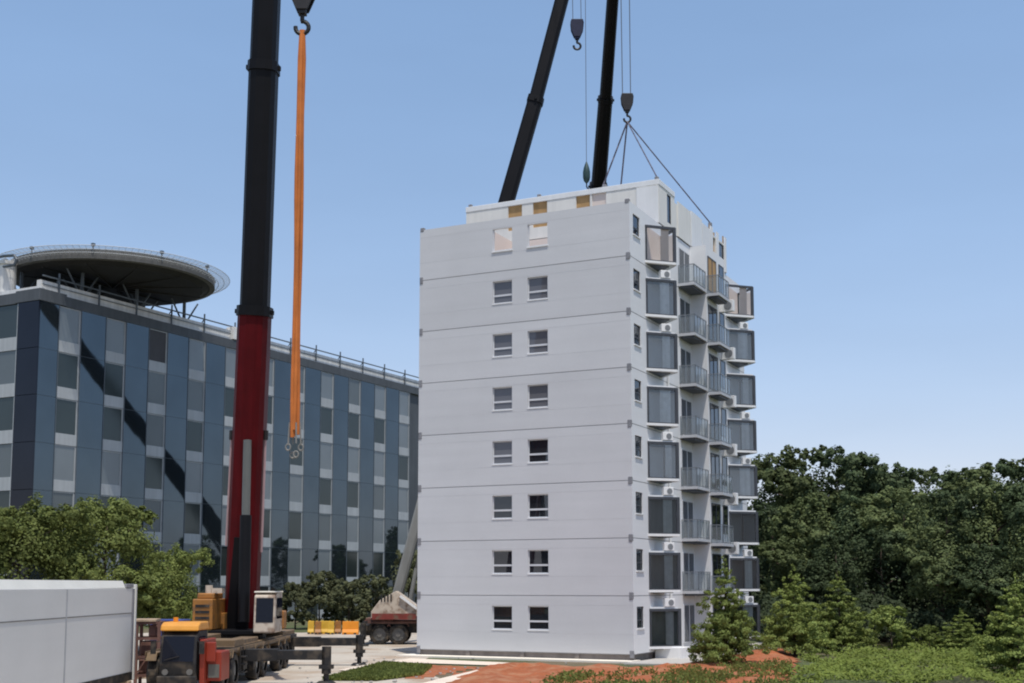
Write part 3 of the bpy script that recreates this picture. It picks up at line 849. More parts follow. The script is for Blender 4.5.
def crane(label, loc, rz, C, boom, secs, front=8.0, rear=6.5, axles=(-6.6, -4.9, 1.2, 2.8, 4.4), out=5.1, outriggers=(-5.6, 5.9), halfcab=True, cable_to=(), superrot=0.0, groupn=None):
    """truck crane; local -y is the carrier's front; boom given in world points"""
    o = thing('mobile_crane', label, 'crane', loc, rz)
    ch = MB()
    ch.bx(-.75, .75, -front + 1.9, rear, .75, 1.35)
    ch.bx(-1.38, 1.38, -front + 3.4, rear - .1, 1.35, 1.55)
    for y in outriggers: ch.bx(-1.35, 1.35, y - .34, y + .34, .6, 1.34)
    for y in axles: ch.tube((-1.2, y, .68), (1.2, y, .68), .12)
    ch.build('chassis', M['crane_dark'], o, bevel=.02)
    fd = MB()
    for sx in (-1, 1):
        fd.bx(sx * 1.36, sx * 1.40, min(axles) - .8, max(axles) + .8, 1.40, 1.549)
        for y in axles: fd.prism_axis([(y - .75, 1.2), (y - .6, 1.5), (y + .6, 1.5), (y + .75, 1.2), (y + .68, 1.2), (y + .55, 1.44), (y - .55, 1.44), (y - .68, 1.2)], 'x', sx * 1.0, sx * 1.42)
        fd.bx(sx * .95, sx * 1.36, -1.7, -.2, .62, 1.3); fd.bx(sx * .95, sx * 1.3, -3.3, -2.3, .7, 1.3)
    fd.build('mudguard', C.get('guard', M['crane_tan']), o, bevel=.015)
    for y in axles:
        for sx in (-1.17, 1.17): wheel(o, (sx, y, .68), .68, .42, 'x')
    # deck boxes and steps
    dk = MB()
    dk.bx(-1.3, 1.3, -front + 3.45, rear - .2, 1.552, 1.60); dk.bx(-1.3, 1.3, -front + 3.5, -front + 5.2, 1.56, 1.84); dk.bx(-1.25, -.4, -front + 5.4, -2.2, 1.56, 1.9)
    dk.bx(.5, 1.25, -front + 5.5, -2.5, 1.56, 1.78); dk.bx(-1.3, 1.3, 3.4, rear - .3, 1.56, 1.76)
    dk.build('deck', C['deck'], o, bevel=.03)
    # carrier cab
    cw_ = .66 if halfcab else 1.3; y0 = -front
    cb = MB()
    prof = [(y0 + .05, .55), (y0, 1.15), (y0 + .18, 2.15), (y0 + .45, 2.3), (y0 + 1.75, 2.3), (y0 + 1.8, .55)]
    cb.prism_axis(prof, 'x', -cw_, cw_); cab = cb.build('carrier_cab', C['cab_body'], o, bevel=.05)
    rf = MB(); rf.prism_axis([(y0 + .12, 2.31), (y0 + .2, 2.52), (y0 + .5, 2.62), (y0 + 1.7, 2.62), (y0 + 1.85, 2.31)], 'x', -cw_ - .03, cw_ + .03)
    rf.build('cab_roof', C['cab_roof'], cab, bevel=.05)
    ws = MB(); ws.prism_axis([(y0 - .022, 1.22), (y0 + .155, 2.12), (y0 + .17, 2.12), (y0, 1.22)], 'x', -cw_ + .1, cw_ - .1); ws.build('windscreen', M['cab_glass'], cab)
    for sx in (-1, 1):
        g = MB(); g.bx(sx * (cw_ + .004), sx * (cw_ + .02), y0 + .4, y0 + 1.3, 1.3, 2.1); g.build('side_window', M['cab_glass'], cab)
        hl = MB(); hl.tube((sx * (cw_ - .22), y0 - .03, .85), (sx * (cw_ - .22), y0 + .08, .85), .11, n=14); hl.build('headlight', M['rim'], cab)
        mr = MB(); mr.bx(sx * (cw_ + .12), sx * (cw_ + .3), y0 - .06, y0, 1.5, 1.95); mr.beam((sx * cw_, y0 + .15, 1.95), (sx * (cw_ + .2), y0 - .03, 1.9), .03, .03); mr.build('mirror', M['crane_dark'], cab)
    bp = MB(); bp.bx(-cw_ - .05, cw_ + .05, y0 - .14, y0 + .04, .42, .72); bp.build('bumper', C.get('bumper', M['crane_dark']), cab, bevel=.04)
    wp = MB(); wp.beam((-cw_ * .7, y0 - .035, 1.28), (cw_ * .1, y0 - .02, 1.42), .02, .04); wp.build('wiper', M['hook'], cab)
    if halfcab:
        hb_ = MB(); hb_.bx(cw_ + .10, cw_ + .28, y0 + .1, y0 + 1.9, .3, 2.0); hb_.bx(cw_ + .28, cw_ + .80, y0 + .5, y0 + 1.9, .5, 1.55); hb_.bx(cw_ + .28, cw_ + .62, y0 + .3, y0 + .5, 1.2, 1.9); hb_.build('front_locker', C['locker'], o, bevel=.03)
        hb_ = MB(); hb_.bx(cw_ + .34, cw_ + .74, y0 + .47, y0 + .497, .62, 1.1); hb_.build('locker_grille', M['chrome'], o)
    ld = MB()
    for zz in (.55, .85, 1.15): ld.bx(1.40, 1.62, -front + 4.0, -front + 4.5, zz, zz + .04)
    for yy in (-front + 4.0, -front + 4.5): ld.bx(1.41, 1.45, yy - .02, yy + .02, .5, 1.55)
    ld.build('step_ladder', M['crane_dark'], o)
    fb_ = MB(); fb_.tube((-cw_ * .5, y0 + .9, 2.62), (-cw_ * .5, y0 + .9, 2.78), .09, n=10); fb_.build('beacon_lamp', M['barrier_o'], cab)
    tk = MB(); tk.tube((.98, -1.75, 1.02), (.98, -.3, 1.02), .3, n=16); tk.build('fuel_tank', M['rim'], o)
    # outriggers
    for y in outriggers:
        for sx in (-1, 1):
            ob = MB(); ob.bx(sx * 1.36, sx * (out - .15), y - .25, y + .25, .98, 1.36); ob.bx(sx * 1.36, sx * (out * .58), y - .29, y + .29, .93, 1.41)
            rg = ob.build('outrigger', M['crane_dark'], o, bevel=.02)
            jk = MB(); jk.tube((sx * out, y, .42), (sx * out, y, 1.5), .19, n=12); jk.tube((sx * out, y, .12), (sx * out, y, .5), .11, n=10)
            jk.bx(sx * out - .28, sx * out + .28, y - .2, y + .2, .62, .78)
            jk.build('jack', M['crane_dark'], rg)
            ft = MB(); ft.tube((sx * out, y, .04), (sx * out, y, .13), .42, .3, n=16); ft.build('jack_foot', M['crane_dark'], rg)
    # slewing upper works
    A = Matrix.Rotation(superrot, 4, 'Z')
    def up(mb_): mb_.v = [A @ p for p in mb_.v]; return mb_
    u = MB(); u.tube((0, 0, 1.5), (0, 0, 1.78), 1.1, n=28)
    u.bx(-1.2, 1.2, -1.2, 3.2, 1.79, 1.98)
    up(u).build('slewing_frame', M['crane_black'], o, bevel=.02)
    u = MB(); u.bx(-1.05, -.88, .6, 3.6, 1.981, 2.7); u.bx(.88, 1.05, .6, 3.6, 1.981, 2.7); u.tube((-.88, 2.0, 2.3), (.88, 2.0, 2.3), .16)
    up(u).build('boom_cheeks', C['upper'], o, bevel=.02)
    e = MB(); e.bx(-1.95, -1.06, -1.0, 1.6, 1.99, 3.35); e.bx(-1.85, -1.1, -.6, 1.2, 3.35, 3.6)
    eg = up(e).build('engine_housing', C['upper'], o, bevel=.05)
    lv = MB()
    for i in range(4): lv.bx(-1.82, -1.2, -1.03, -1.005, 2.2 + i * .26, 2.32 + i * .26)
    up(lv).build('louvre', M['crane_dark'], eg)
    if C.get('beacon'):
        bc = MB(); bc.tube((-1.4, -.3, 3.6), (-1.4, -.3, 3.95), .16, n=12); bc.bx(-1.25, -.8, -.4, .1, 3.6, 3.82); up(bc).build('exhaust', M['crane_cream'], eg)
    cwm = MB(); cwm.prism([(-1.35, 3.2), (1.35, 3.2), (1.35, 4.0), (.9, 4.35), (-.9, 4.35), (-1.35, 4.0)], 1.9, 2.75)
    up(cwm).build('counterweight', C['upper'], o, bevel=.06)
    wn = MB(); wn.tube((-.8, 3.0, 3.0), (.8, 3.0, 3.0), .36, n=20); up(wn).build('winch_drum', M['cable'], o)
    # operator cab
    oc = MB(); oc.prism_axis([(-1.9, 1.9), (-1.75, 3.5), (-1.4, 3.62), (-.15, 3.62), (-.1, 1.9)], 'x', .9, 1.85)
    cab2 = up(oc).build('operator_cab', C['opcab'], o, bevel=.06)
    g = MB(); g.add([(1.0, -1.875, 2.35), (1.75, -1.875, 2.35), (1.75, -1.775, 3.4), (1.0, -1.775, 3.4)], [(0, 1, 2, 3)]); up(g).build('front_window', M['cab_glass'], cab2)
    g = MB(); g.bx(1.855, 1.87, -1.6, -.3, 2.5, 3.4); up(g).build('side_window', M['cab_glass'], cab2)
    rl = MB(); rl.bx(.88, 1.87, -1.7, -.1, 3.625, 3.69); up(rl).build('cab_roof', C['cab_top'], cab2, bevel=.02)
    # boom
    side = V(boom['side'])
    for i, (p, q, w1, h1, w2, h2, m) in enumerate(secs):
        bb = MB(); bb.boom(p, q, w1, h1, w2, h2, side); sct = bb.build('boom_section', m, o, world=True)
        d = (V(q) - V(p)).normalized(); cl = MB()
        cl.boom(V(q) - d * .22, V(q) + d * .24, w2 * 1.10, h2 * 1.10, w2 * 1.08, h2 * 1.08, side)
        sdv = (side - d * side.dot(d)).normalized()
        cl.beam(V(q) - sdv * (w2 * .64), V(q) + sdv * (w2 * .64), .18, .18)
        cl.build('collar', m if m is not M['crane_red'] else M['crane_black'], sct, world=True)
    tip = V(secs[-1][1]); d = (tip - V(secs[-1][0])).normalized()
    hd = MB(); hd.beam(tip - d * .3, V(boom['head']), .7, .8, .5, .5, side=side); hdo = hd.build('boom_head', M['crane_black'], o, world=True)
    sv = MB(); hv = V(boom['head']); sdv = (side - d * side.dot(d)).normalized()
    for t in (-.2, 0, .2): sv.tube(hv + sdv * (t - .04), hv + sdv * (t + .04), .42, n=18)
    sv.build('sheave', M['hook'], hdo, world=True)
    # luffing cylinder
    cy = boom['cyl']; p, m_, q = V(cy[0]), V(cy[0]).lerp(V(cy[1]), cy[2]), V(cy[1])
    lc = MB(); lc.tube(p, m_, cy[3], n=16); lco = lc.build('luffing_cylinder', C['cyl'], o, world=True)
    lr = MB(); lr.tube(m_, q, cy[3] * .72, n=16); lr.build('rod', M['chrome'], lco, world=True)
    for (p, q, r, m) in boom.get('hoses', ()):
        hs = MB(); hs.tube(p, q, r, n=8); hs.build('hydraulic_pipe', m, o, world=True)
    for (p, q, r) in boom['cables']:
        cbm = MB(); cbm.tube(p, q, r, n=6); cbm.build('hoist_cable', M['cable'], o, world=True)
    return o


# --- near crane, boom leaning a little towards the viewer
BASE = at(242, 622, 58.5)
PX = lambda x, y, Y: at(x, y, Y)
dirY = lambda z: 58.5 - (z - 2.2) * 0.115


def onboom(x, y):
    p = at(x, y, 57)
    for _ in range(6): p = at(x, y, dirY(p.z))
    return p


b0 = onboom(240.5, 632); b1 = onboom(254.5, 312); b2 = onboom(263.5, 68); b3 = onboom(270, -90); b4 = b3 + (b3 - b0).normalized() * 20
hk = at(303, -22, 50.5)
head1 = V((hk.x, hk.y, b4.z + .8))
up_n = V((1, 0, 0))
dd = (b1 - b0).normalized()
belly = V((0, -1, 0)) - dd * dd.dot(V((0, -1, 0)))
cylp = at(243.5, 622, 56.2); cylq = b0.lerp(b1, .60) + belly * 0.86 + V((.12, 0, 0))
crane('big truck crane with a red and black boom, yellow cab roof and spread black outriggers', (-12.1, 56.6, 0), R(0.5),
      dict(cab_body=M['crane_dark'], cab_roof=M['crane_yellow'], deck=M['crane_tan'], upper=M['crane_orange'], opcab=M['crane_cream'], cab_top=M['apron'], locker=M['crane_redbr'], cyl=M['crane_black'], beacon=True),
      dict(side=(1, 0, 0), head=head1, cyl=(cylp, cylq, .58, .26),
           hoses=[(b0.lerp(b1, .27) + V((-.82, -.1, 0)), b0.lerp(b1, .62) + V((-.78, -.1, 0)), .05, M['hose']), (b0.lerp(b1, .25) + V((.82, -.1, 0)), b0.lerp(b1, .62) + V((.78, -.1, 0)), .06, M['hose']),
                  (b0.lerp(b1, .60) + V((-.78, -.1, 0)), b0.lerp(b1, .63) + V((-.78, -.1, 0)), .12, M['hook']), (b0.lerp(b1, .60) + V((.78, -.1, 0)), b0.lerp(b1, .63) + V((.78, -.1, 0)), .12, M['hook'])],
           cables=[(hk + V((dx, 0, -.1)), head1 + V((dx, 0, 0)), .03) for dx in (-.25, .25)] + [(b0 + V((.1, .9, .5)), b4 + V((0, .9, 0)), .025)]),
      [(b0, b1, 1.42, 1.5, 1.40, 1.5, M['crane_red']), (b1, b2, 1.26, 1.32, 1.24, 1.3, M['crane_black']), (b2, b3, 1.18, 1.22, 1.16, 1.2, M['crane_black']), (b3, b4, 1.06, 1.1, 1.0, 1.0, M['crane_black'])],
      front=11.0, rear=7.0, axles=(-9.4, -7.6, -3.2, -1.5, 2.4, 4.1), out=4.6, outriggers=(-5.6, 6.2))
hook1 = hook_block('hook_block', 'large black hook block at the top carrying the orange sling bundle', hk, .5, 'hook', 1.08)
bf = MB(); bf.beam(b0.lerp(b1, .01) + belly * .72, b0.lerp(b1, .30) + belly * .78, 1.05, .12, .6, .1, side=(1, 0, 0)); bf.build('boom_foot_dark', M['crane_black'], bpy.data.objects['mobile_crane'], world=True)  # black strip on the lower belly darkens the boom foot
# orange round slings hanging from it
hp1 = hk + V((0, 0, -2.3))
lo = at(295.5, 440, hk.y)
ob = thing('sling_bundle', 'long bundle of orange round slings hanging straight down from the top hook', 'sling', hp1)
rnd = random.Random(4)
for j in range(5):
    s = MB(); dx = (-.09, -.045, .0, .045, .09)[j]; dy = rnd.uniform(-.1, .1); zl = hp1.z - lo.z - rnd.uniform(0, 1.0)
    pts = [V((0.0 + (dx if i else dx * .4) + .022 * math.sin(i * .9 + j * 2), dy * min(1, i / 2) + .03 * math.cos(i * 1.7 + j), -zl * i / 14)) for i in range(15)]
    s.sweep(pts, .082, 10); s.build('sling_loop', M['sling_orange'], ob, smooth=True)
sk = MB(); zz = hp1.z - lo.z
for j in range(4):
    a = R(90 * j + 20); x, y = .22 * math.cos(a), .15 * math.sin(a)
    sk.tube((x, y, -zz + .7), (x * 1.2, y, -zz - .15), .035, n=6)
    pts = [V((x * 1.2 + .10 * math.cos(R(t)), y, -zz - .3 - (j % 2) * .3 + .13 * math.sin(R(t)))) for t in range(0, 361, 40)]
    sk.path(pts, .035, 6)
sk.build('shackle', M['shackle'], ob)

# --- rear left crane (leaning boom), truck seen from its side behind the tower's left edge
c2 = V((-4.5, 86.0, 0))
d0 = at(394.5, 606, 87.2); d1 = at(460, 365, 87.2); d2 = at(535.5, 101, 87.4); d3 = at(565, -12, 87.5)
head2 = at(576, -40, 87.5)
hk2 = at(577, 20, 87.5)
crane('truck crane with a pale base, its black boom leaning right from behind the tower', c2, R(90),
      dict(cab_body=M['crane_redbr'], cab_roof=M['crane_cream'], deck=M['rust'], guard=M['rust'], upper=M['crane_cream'], opcab=M['crane_cream'], cab_top=M['apron'], locker=M['crane_redbr'], cyl=M['crane_grey']),
      dict(side=(0, 1, 0), head=head2, cyl=(at(408, 612, 87.2), d0.lerp(d1, .30) + V((.6, 0, 0)), .55, .15),
           cables=[(hk2 + V((dx, 0, 0)), head2 + V((dx, 0, 0)), .025) for dx in (-.3, .3)] + [(at(586.5, 168, 86.5), at(585, -60, 86.9), .022)]),
      [(d0, d1, .62, .7, .8, .85, M['crane_grey']), (d1, d2, 1.08, 1.12, 1.02, 1.08, M['crane_black']), (d2, d3, .92, .98, .9, .96, M['crane_black'])],
      front=-5.2 + 10.4 - .2, rear=5.6, axles=(-3.2, -1.6, 3.1, 4.35), out=3.4, outriggers=(-.4, 5.2), halfcab=False, superrot=R(180))
crane2 = bpy.data.objects['mobile_crane.001']
cvb = MB(); q = [at(x, y, 84.4) for x, y in ((371, 611.5), (380, 600), (396, 591), (424, 611), (424, 618), (371, 618))]
cvb.add([V((p.x, 84.4, p.z)) for p in q] + [V((p.x, 86.2, p.z)) for p in q], [(5, 4, 3, 2, 1, 0), (6, 7, 8, 9, 10, 11)] + [(i, (i + 1) % 6, (i + 1) % 6 + 6, i + 6) for i in range(6)])
cvo = cvb.build('engine_cover', M['crane_cream'], crane2, world=True, bevel=.03)
cvb = MB()
for i in range(4):
    p = at(381.5 + i * 3.2, 597.5, 84.38); cvb.bx(p.x - .05, p.x + .05, 84.37, 84.395, p.z - .28, p.z + .22)
cvb.build('vent_slot', M['crane_dark'], cvo, world=True)
cvb = MB(); p = at(372, 612, 84.38); p2 = at(424, 618, 84.38); cvb.bx(p.x, p2.x, 84.34, 84.39, p2.z - .1, p.z - .1); cvb.build('red_band', M['crane_redbr2'], cvo, world=True)
cvb = MB(); cvb.beam(at(400, 596, 84.3), at(420, 611, 84.3), .16, .16); cvb.build('handrail', M['white'], cvo, world=True)
hook2 = hook_block('hook_block', 'small dark blue hook block hanging from the leaning left boom', hk2, .5, 'hook_blue', .98)
# headache ball on the whip line
hbt = at(586.5, 168, 86.5)
bo = thing('hook_ball', 'small green hook ball on a thin whip line above the roof', 'hook', hbt)
b = MB(); n = 14
prof = [(0.04, .45), (.1, .3), (.2, 0), (.26, -.3), (.26, -.7), (.2, -.95), (.08, -1.1)]
vs = [(r_ * math.cos(2 * math.pi * i / n), r_ * math.sin(2 * math.pi * i / n), z) for r_, z in prof for i in range(n)]
b.add(vs, [(j * n + i, j * n + (i + 1) % n, (j + 1) * n + (i + 1) % n, (j + 1) * n + i) for j in range(len(prof) - 1) for i in range(n)])
b.build('ball', M['hook_green'], bo, smooth=True)
h = MB(); h.path([V((0, 0, -1.05)), V((0, 0, -1.4)), V((.14, 0, -1.55)), V((.12, 0, -1.75)), V((-.05, 0, -1.8)), V((-.14, 0, -1.68))], .045, 6); h.build('hook', M['hook'], bo)

# --- rear right crane: only its boom shows above the roof
def onboom3(x, y):
    p = at(x, y, 115)
    for _ in range(12): p = at(x, y, 153 - .82 * (p.z - 3))
    return p


e1 = onboom3(598.5, 187); e2 = onboom3(605.5, 100); e3 = onboom3(613, -5)
dv = (e3 - e1).normalized(); e0 = e1 - dv * ((e1.z - 2.5) / dv.z); e4 = V((hb.x + .3, hb.y + 2.0, 3 + (153 - hb.y - 2) / .82))
head3 = V((hb.x - .1, hb.y, e4.z + 1.5))
crane('truck crane hidden behind the tower, its steep black boom holding the roof module', (e0.x + .1, e0.y - .6, 0), R(8),
      dict(cab_body=M['crane_yellow'], cab_roof=M['crane_yellow'], deck=M['crane_tan'], upper=M['crane_orange'], opcab=M['crane_cream'], cab_top=M['apron'], locker=M['crane_redbr'], cyl=M['crane_black']),
      dict(side=(1, 0, 0), head=head3, cyl=((e0.x, e0.y - 2.6, 1.9), e0.lerp(e1, .3) + V((0, -.7, -.2)), .6, .22),
           cables=[(hb + V((dx, 0, 0)), head3 + V((dx * 1.6 - .1, 0, 0)), .028) for dx in (-.28, .22)]),
      [(e0, e1, 2.1, 2.1, 1.6, 1.6, M['crane_black']), (e1, e2, 1.42, 1.44, 1.30, 1.34, M['crane_black']), (e2, e3, 1.12, 1.16, 1.04, 1.08, M['crane_black']), (e3, e4, .84, .86, .78, .8, M['crane_black'])],
      out=4.0)

# ------------------------------------------------------------------ glass office building with helipad
OE = math.atan((1178 - 512) / 1263.0)
OC = at(40, 290.5, 110); OZ = OC.z
off = thing('office_building', 'long blue glass office block with a round rooftop helipad and roof railing', 'office building', (OC.x, OC.y, 0), -OE)
FH = 4.22; NF = 7; PW = 5.65; OLEN = 65.3; ODEP = 22
top = OZ - .55
core = MB(); core.bx(-ODEP, -.25, .25, OLEN, 0, OZ - .1); core.build('wall', M['off_wall'], off)
pr = MB(); pr.bx(-.3, .04, 3.0, OLEN, top - .355, OZ + .06); pr.bx(-ODEP, -3.0, -.04, .3, top - .35, OZ + .12); pr.bx(-3.05, .06, -.06, 3.05, top - .3, OZ + .25)
pr.build('parapet', M['off_wall'], off, bevel=.03)
cp = MB(); cp.bx(-.9, -.42, .4, OLEN, OZ + .12, OZ + 1.15); cp.bx(-ODEP, -.4, .42, .9, OZ + .12, OZ + .6); cp.build('coping', M['coping'], off)
rnd = random.Random(11)
# corner column of dark glass
cc = MB()
for f in range(NF + 1):
    z0 = max(0.02, top - .32 - (f + 1) * FH); z1 = top - .32 - f * FH - .05
    if z1 - z0 < .3: continue
    cc.bx(-2.6, .03, -.08, .1, z0, z1)
cc.build('corner_glass', M['navy_glass'], off)
zfl = lambda f: top - .36 - f * FH         # top of floor f counted from the roof
STY = {}
pat = [  # per window column, floors from the top: L light blind, l dim, D dark glass, B brown louvre
    'LDDLlDL', 'LDDLDLl', 'BllDlDL', 'LlDLDLD', 'LDLDLDL', 'LDLLDLD', 'lLDLDlL', 'LDLDlLD', 'lDLDLDL', 'LDLlLDD', 'LLDLLDL']
for c in range(11):
    y0 = -.73 + c * PW
    # blue strip
    sb = MB()
    wv = 2.98; ys = max(y0, .11)
    for f in range(NF + 1):
        z1 = zfl(f) - .02; z0 = max(.02, zfl(f + 1) + .02)
        if z1 - z0 < .3: continue
        sb.add([(0.02, ys, z0), (0.02, y0 + wv, z0), (0.02, y0 + wv, z1), (0.02, ys, z1)], [(0, 1, 2, 3)])
    sb.build('glass_strip', M['blue_glass'], off)
    mb = MB(); mb.bx(-.2, .06, y0 + wv, y0 + wv + .07, 0, top - .36); mb.bx(-.2, .06, y0 + PW - .07, y0 + PW - .003, 0, top - .36)
    mb.bx(-.2, -.0, ys, y0 + wv, 0, top - .36)
    mb.build('mullion', M['off_frame'], off)
    wy0, wy1 = y0 + wv + .08, y0 + PW - .08
    for f in range(NF):
        z1 = zfl(f) - .0; z0 = max(.05, zfl(f + 1))
        sp = 1.05
        kch = pat[c][f]
        wm = MB(); wm.bx(-.2, .0, wy0, wy1, z0 + .02, z0 + sp); wm.bx(-.2, -.05, wy0, wy1, z1 - .09, z1 - .01); wm.bx(-.2, -.03, wy1 - .14, wy1 - .001, z0 + sp, z1 - .09)
        wo = wm.build('window', M['off_spandrel'], off)
        pm = MB(); pm.bx(-.2, -.08, wy0, wy1 - .141, z0 + sp + .002, z1 - .092)
        pm.build('pane', {'L': M['off_blind'], 'l': M['off_blind2'], 'D': M['off_dark'], 'B': M['off_brown']}[kch], wo)
# end face
for c in range(3):
    x1 = -2.65 - c * 5.2; x0 = x1 - 3.0
    for f in range(NF):
        z1 = zfl(f); z0 = max(.05, zfl(f + 1))
        if c < 2:
            wm = MB(); wm.bx(x0, x1, -.0, .22, z0, z0 + 1.2); wm.bx(x1 - .15, x1 - .002, .02, .22, z0 + 1.2, z1)
            wo = wm.build('window', M['off_spandrel'], off)
            pm = MB(); pm.bx(x0, x1 - .152, .08, .2, z0 + 1.202, z1 - .05); pm.build('pane', M[('off_dark', 'off_blind2', 'off_blind2', 'off_blind')[(f * 2 + c) % 4]], wo)
    sb = MB(); sb.bx(x0 - 2.2, x0 - .004, .02, .2, .02, top - .36); sb.build('glass_strip', M['navy_glass'], off)
# roof railing
rl = MB()
for zz in (OZ + 1.55,): rl.bx(-.34, -.22, .5, OLEN, zz - .06, zz + .06)
rl.bx(-.32, -.24, .5, OLEN, OZ + .75, OZ + .8)
rl.build('roof_railing', M['off_frame'], off)
for i in range(14):
    y = 2.4 + i * 4.85
    p = MB(); p.bx(-.34, -.22, y - .06, y + .06, OZ + .12, OZ + 2.1); p.beam((-.3, y, OZ + 1.6), (-1.4, y, OZ + .2), .08, .08); p.build('railing_post', M['off_frame'], off)
rbx = MB(); rbx.bx(-.95, .12, 26.0, 27.8, OZ + .14, OZ + 1.5); rbx.build('roof_box', M['coping'], off, bevel=.03)
vs_ = MB(); vs_.tube((-5.9, 1.4, OZ), (-5.9, 1.4, OZ + 3.3), .75, n=20); vs_.tube((-5.9, 1.4, OZ + 3.3), (-5.9, 1.4, OZ + 3.6), .9, .9, n=20)
vso = vs_.build('vent_stack', M['coping'], off, smooth=False)
lp = MB(); lp.path([V((-7.4, .5, OZ + 4.3)), V((-6.9, .4, OZ + 3.9)), V((-5.2, .4, OZ + 3.9)), V((-4.0, .4, OZ + 3.8)), V((-3.6, .4, OZ + 3.3)), V((-3.9, .4, OZ + 2.9)), V((-5.3, .4, OZ + 2.9))], .14, 8); lp.build('pipe_loop', M['off_frame'], vso)
# helipad
HC = at(113, 279.6, 121); inv = FRAME[off.name].inverted(); hc = inv @ HC; hr = 9.75
hb_ = MB(); n = 96
def disc(r0, z0, r1, z1):
    vs = [(hc.x + r * math.cos(2 * math.pi * i / n), hc.y + r * math.sin(2 * math.pi * i / n), hc.z + z) for r, z in ((r0, z0), (r1, z1)) for i in range(n)]
    hb_.add(vs, [(i, (i + 1) % n, (i + 1) % n + n, i + n) for i in range(n)])
disc(hr, .42, hr, -.42); disc(hr, -.42, hr - .5, -.45); disc(0.01, .42, hr, .42)
ho = hb_.build('helipad', M['heli_rim'], off)
un = MB()
un.tube((hc.x, hc.y, hc.z - .75), (hc.x, hc.y, hc.z - .285), hr - 1.2, hr - .3, n=72)
for i in range(12):
    t = 2 * math.pi * i / 12
    un.beam((hc.x, hc.y, hc.z - .8), (hc.x + (hr - 1.0) * math.cos(t), hc.y + (hr - 1.0) * math.sin(t), hc.z - .62), .16, .3)
un.build('deck_frame', M['heli'], ho)
nb = MB()
for rr, zz in ((hr + .35, .05), (hr + .9, .22), (hr + 1.45, .42)): nb.ring((hc.x, hc.y, hc.z + zz), rr, .03, n=96, m=5)
for i in range(120):
    t = 2 * math.pi * i / 120; c_, s_ = math.cos(t), math.sin(t)
    nb.tube((hc.x + hr * c_, hc.y + hr * s_, hc.z - .05), (hc.x + (hr + 1.45) * c_, hc.y + (hr + 1.45) * s_, hc.z + .42), .016, n=4)
sv_ = [(hc.x + r * math.cos(2 * math.pi * i / 96), hc.y + r * math.sin(2 * math.pi * i / 96), hc.z + z) for r, z in ((hr + .02, -.05), (hr + 1.45, .42)) for i in range(96)]
sno = nb.build('safety_net', M['net'], ho)
nb2 = MB(); nb2.add(sv_, [(i, (i + 1) % 96, (i + 1) % 96 + 96, i + 96) for i in range(96)])
nb2.build('net_mesh', M['net_sheet'], sno)
for i, (dx, dy) in enumerate(((-1.0, 11.2), (-1.0, 4.5), (-1.0, -2.5), (-6, -5), (-8, 3), (-7, 10), (-2.8, 7.5), (-4, 0))):
    st = MB(); px, py = -.8 if dx > -2 else dx, hc.y + dy - 3
    tp = V((px + (hc.x - px) * .06, py + (hc.y - py) * .10, hc.z - .6))
    st.tube((px, py, OZ - .1), (px, py, hc.z - .62), .17, n=8)
    st.tube((px, py, OZ + .4), (px, py + 2.0, hc.z - .6), .09, n=6); st.tube((px, py, OZ + .4), (px, py - 2.0, hc.z - .6), .09, n=6)
    st.build('strut', M['off_frame'], ho)
for i in range(10):
    t = 2 * math.pi * i / 10 + .3; p = V((hc.x + (hr + .1) * math.cos(t), hc.y + (hr + .1) * math.sin(t), hc.z + .2))
    lm = MB(); lm.tube(p, p + V((0, 0, .55)), .06, n=6); lm.bx(p.x - .14, p.x + .14, p.y - .14, p.y + .14, p.z + .5, p.z + .75); lm.build('edge_light', M['off_frame'], ho)

# ------------------------------------------------------------------ white module waiting on the left
cx1 = at(133.5, 640, 46.5); cz0 = .82; cz1 = CAMH - .12
near = V((cx1.x + .02, 33.0, 0))
cont = thing('container_module', 'pale grey unused building module standing on timber at the left edge', 'container', (cx1.x, 46.5, 0), R(0))
CH = cz1; cl_ = 13.2
b = MB(); b.bx(-2.4, 0, -cl_, 0, cz0, CH); b.build('body', M['cont'], cont, bevel=.01)
for (z0, z1) in ((cz0 - .30, cz0 - .002),):
    b = MB(); b.bx(-2.4, .03, -cl_, .02, z0, z1); b.build('base_rail', M['crane_dark'], cont)
b = MB(); b.bx(.003, .02, -7.15, -7.07, cz0, CH - .02); b.build('panel_seam', M['joint'], cont)
b = MB(); b.bx(.003, .012, -cl_, -.25, cz0 + (CH - cz0) * .70, cz0 + (CH - cz0) * .70 + .03); b.build('sheet_joint', M['rim'], cont)
b = MB(); b.bx(.004, .03, -.34, -.12, cz0, CH - .02); b.build('dark_strip', M['casting'], cont)  # flat dark strip beside the corner post
b = MB(); b.bx(-.1, .07, -.115, .05, cz0 - .3, CH + .14); b.build('corner_post', M['cont_top'], cont, bevel=.02)
b = MB(); b.prism_axis([(-.6, CH + .02), (-.5, CH + .27), (-.13, CH + .27), (-.02, CH + .015)], 'y', -12.9, -1.1); b.build('roof_flashing', M['cont_top'], cont)
b = MB(); b.bx(-.5, .015, -1.08, -.2, CH + .015, CH + .16); b.build('corner_casting', M['casting'], cont, bevel=.02)
b = MB(); b.bx(-.5, .015, -13.15, -12.92, CH + .015, CH + .2); b.build('corner_casting', M['casting'], cont, bevel=.02)
for y in (-.6, -4.4, -8.2):
    b = MB(); b.bx(-2.3, .1, y - .16, y + .16, .006, cz0 - .302); b.build('timber_bearer', M['wood'], cont)

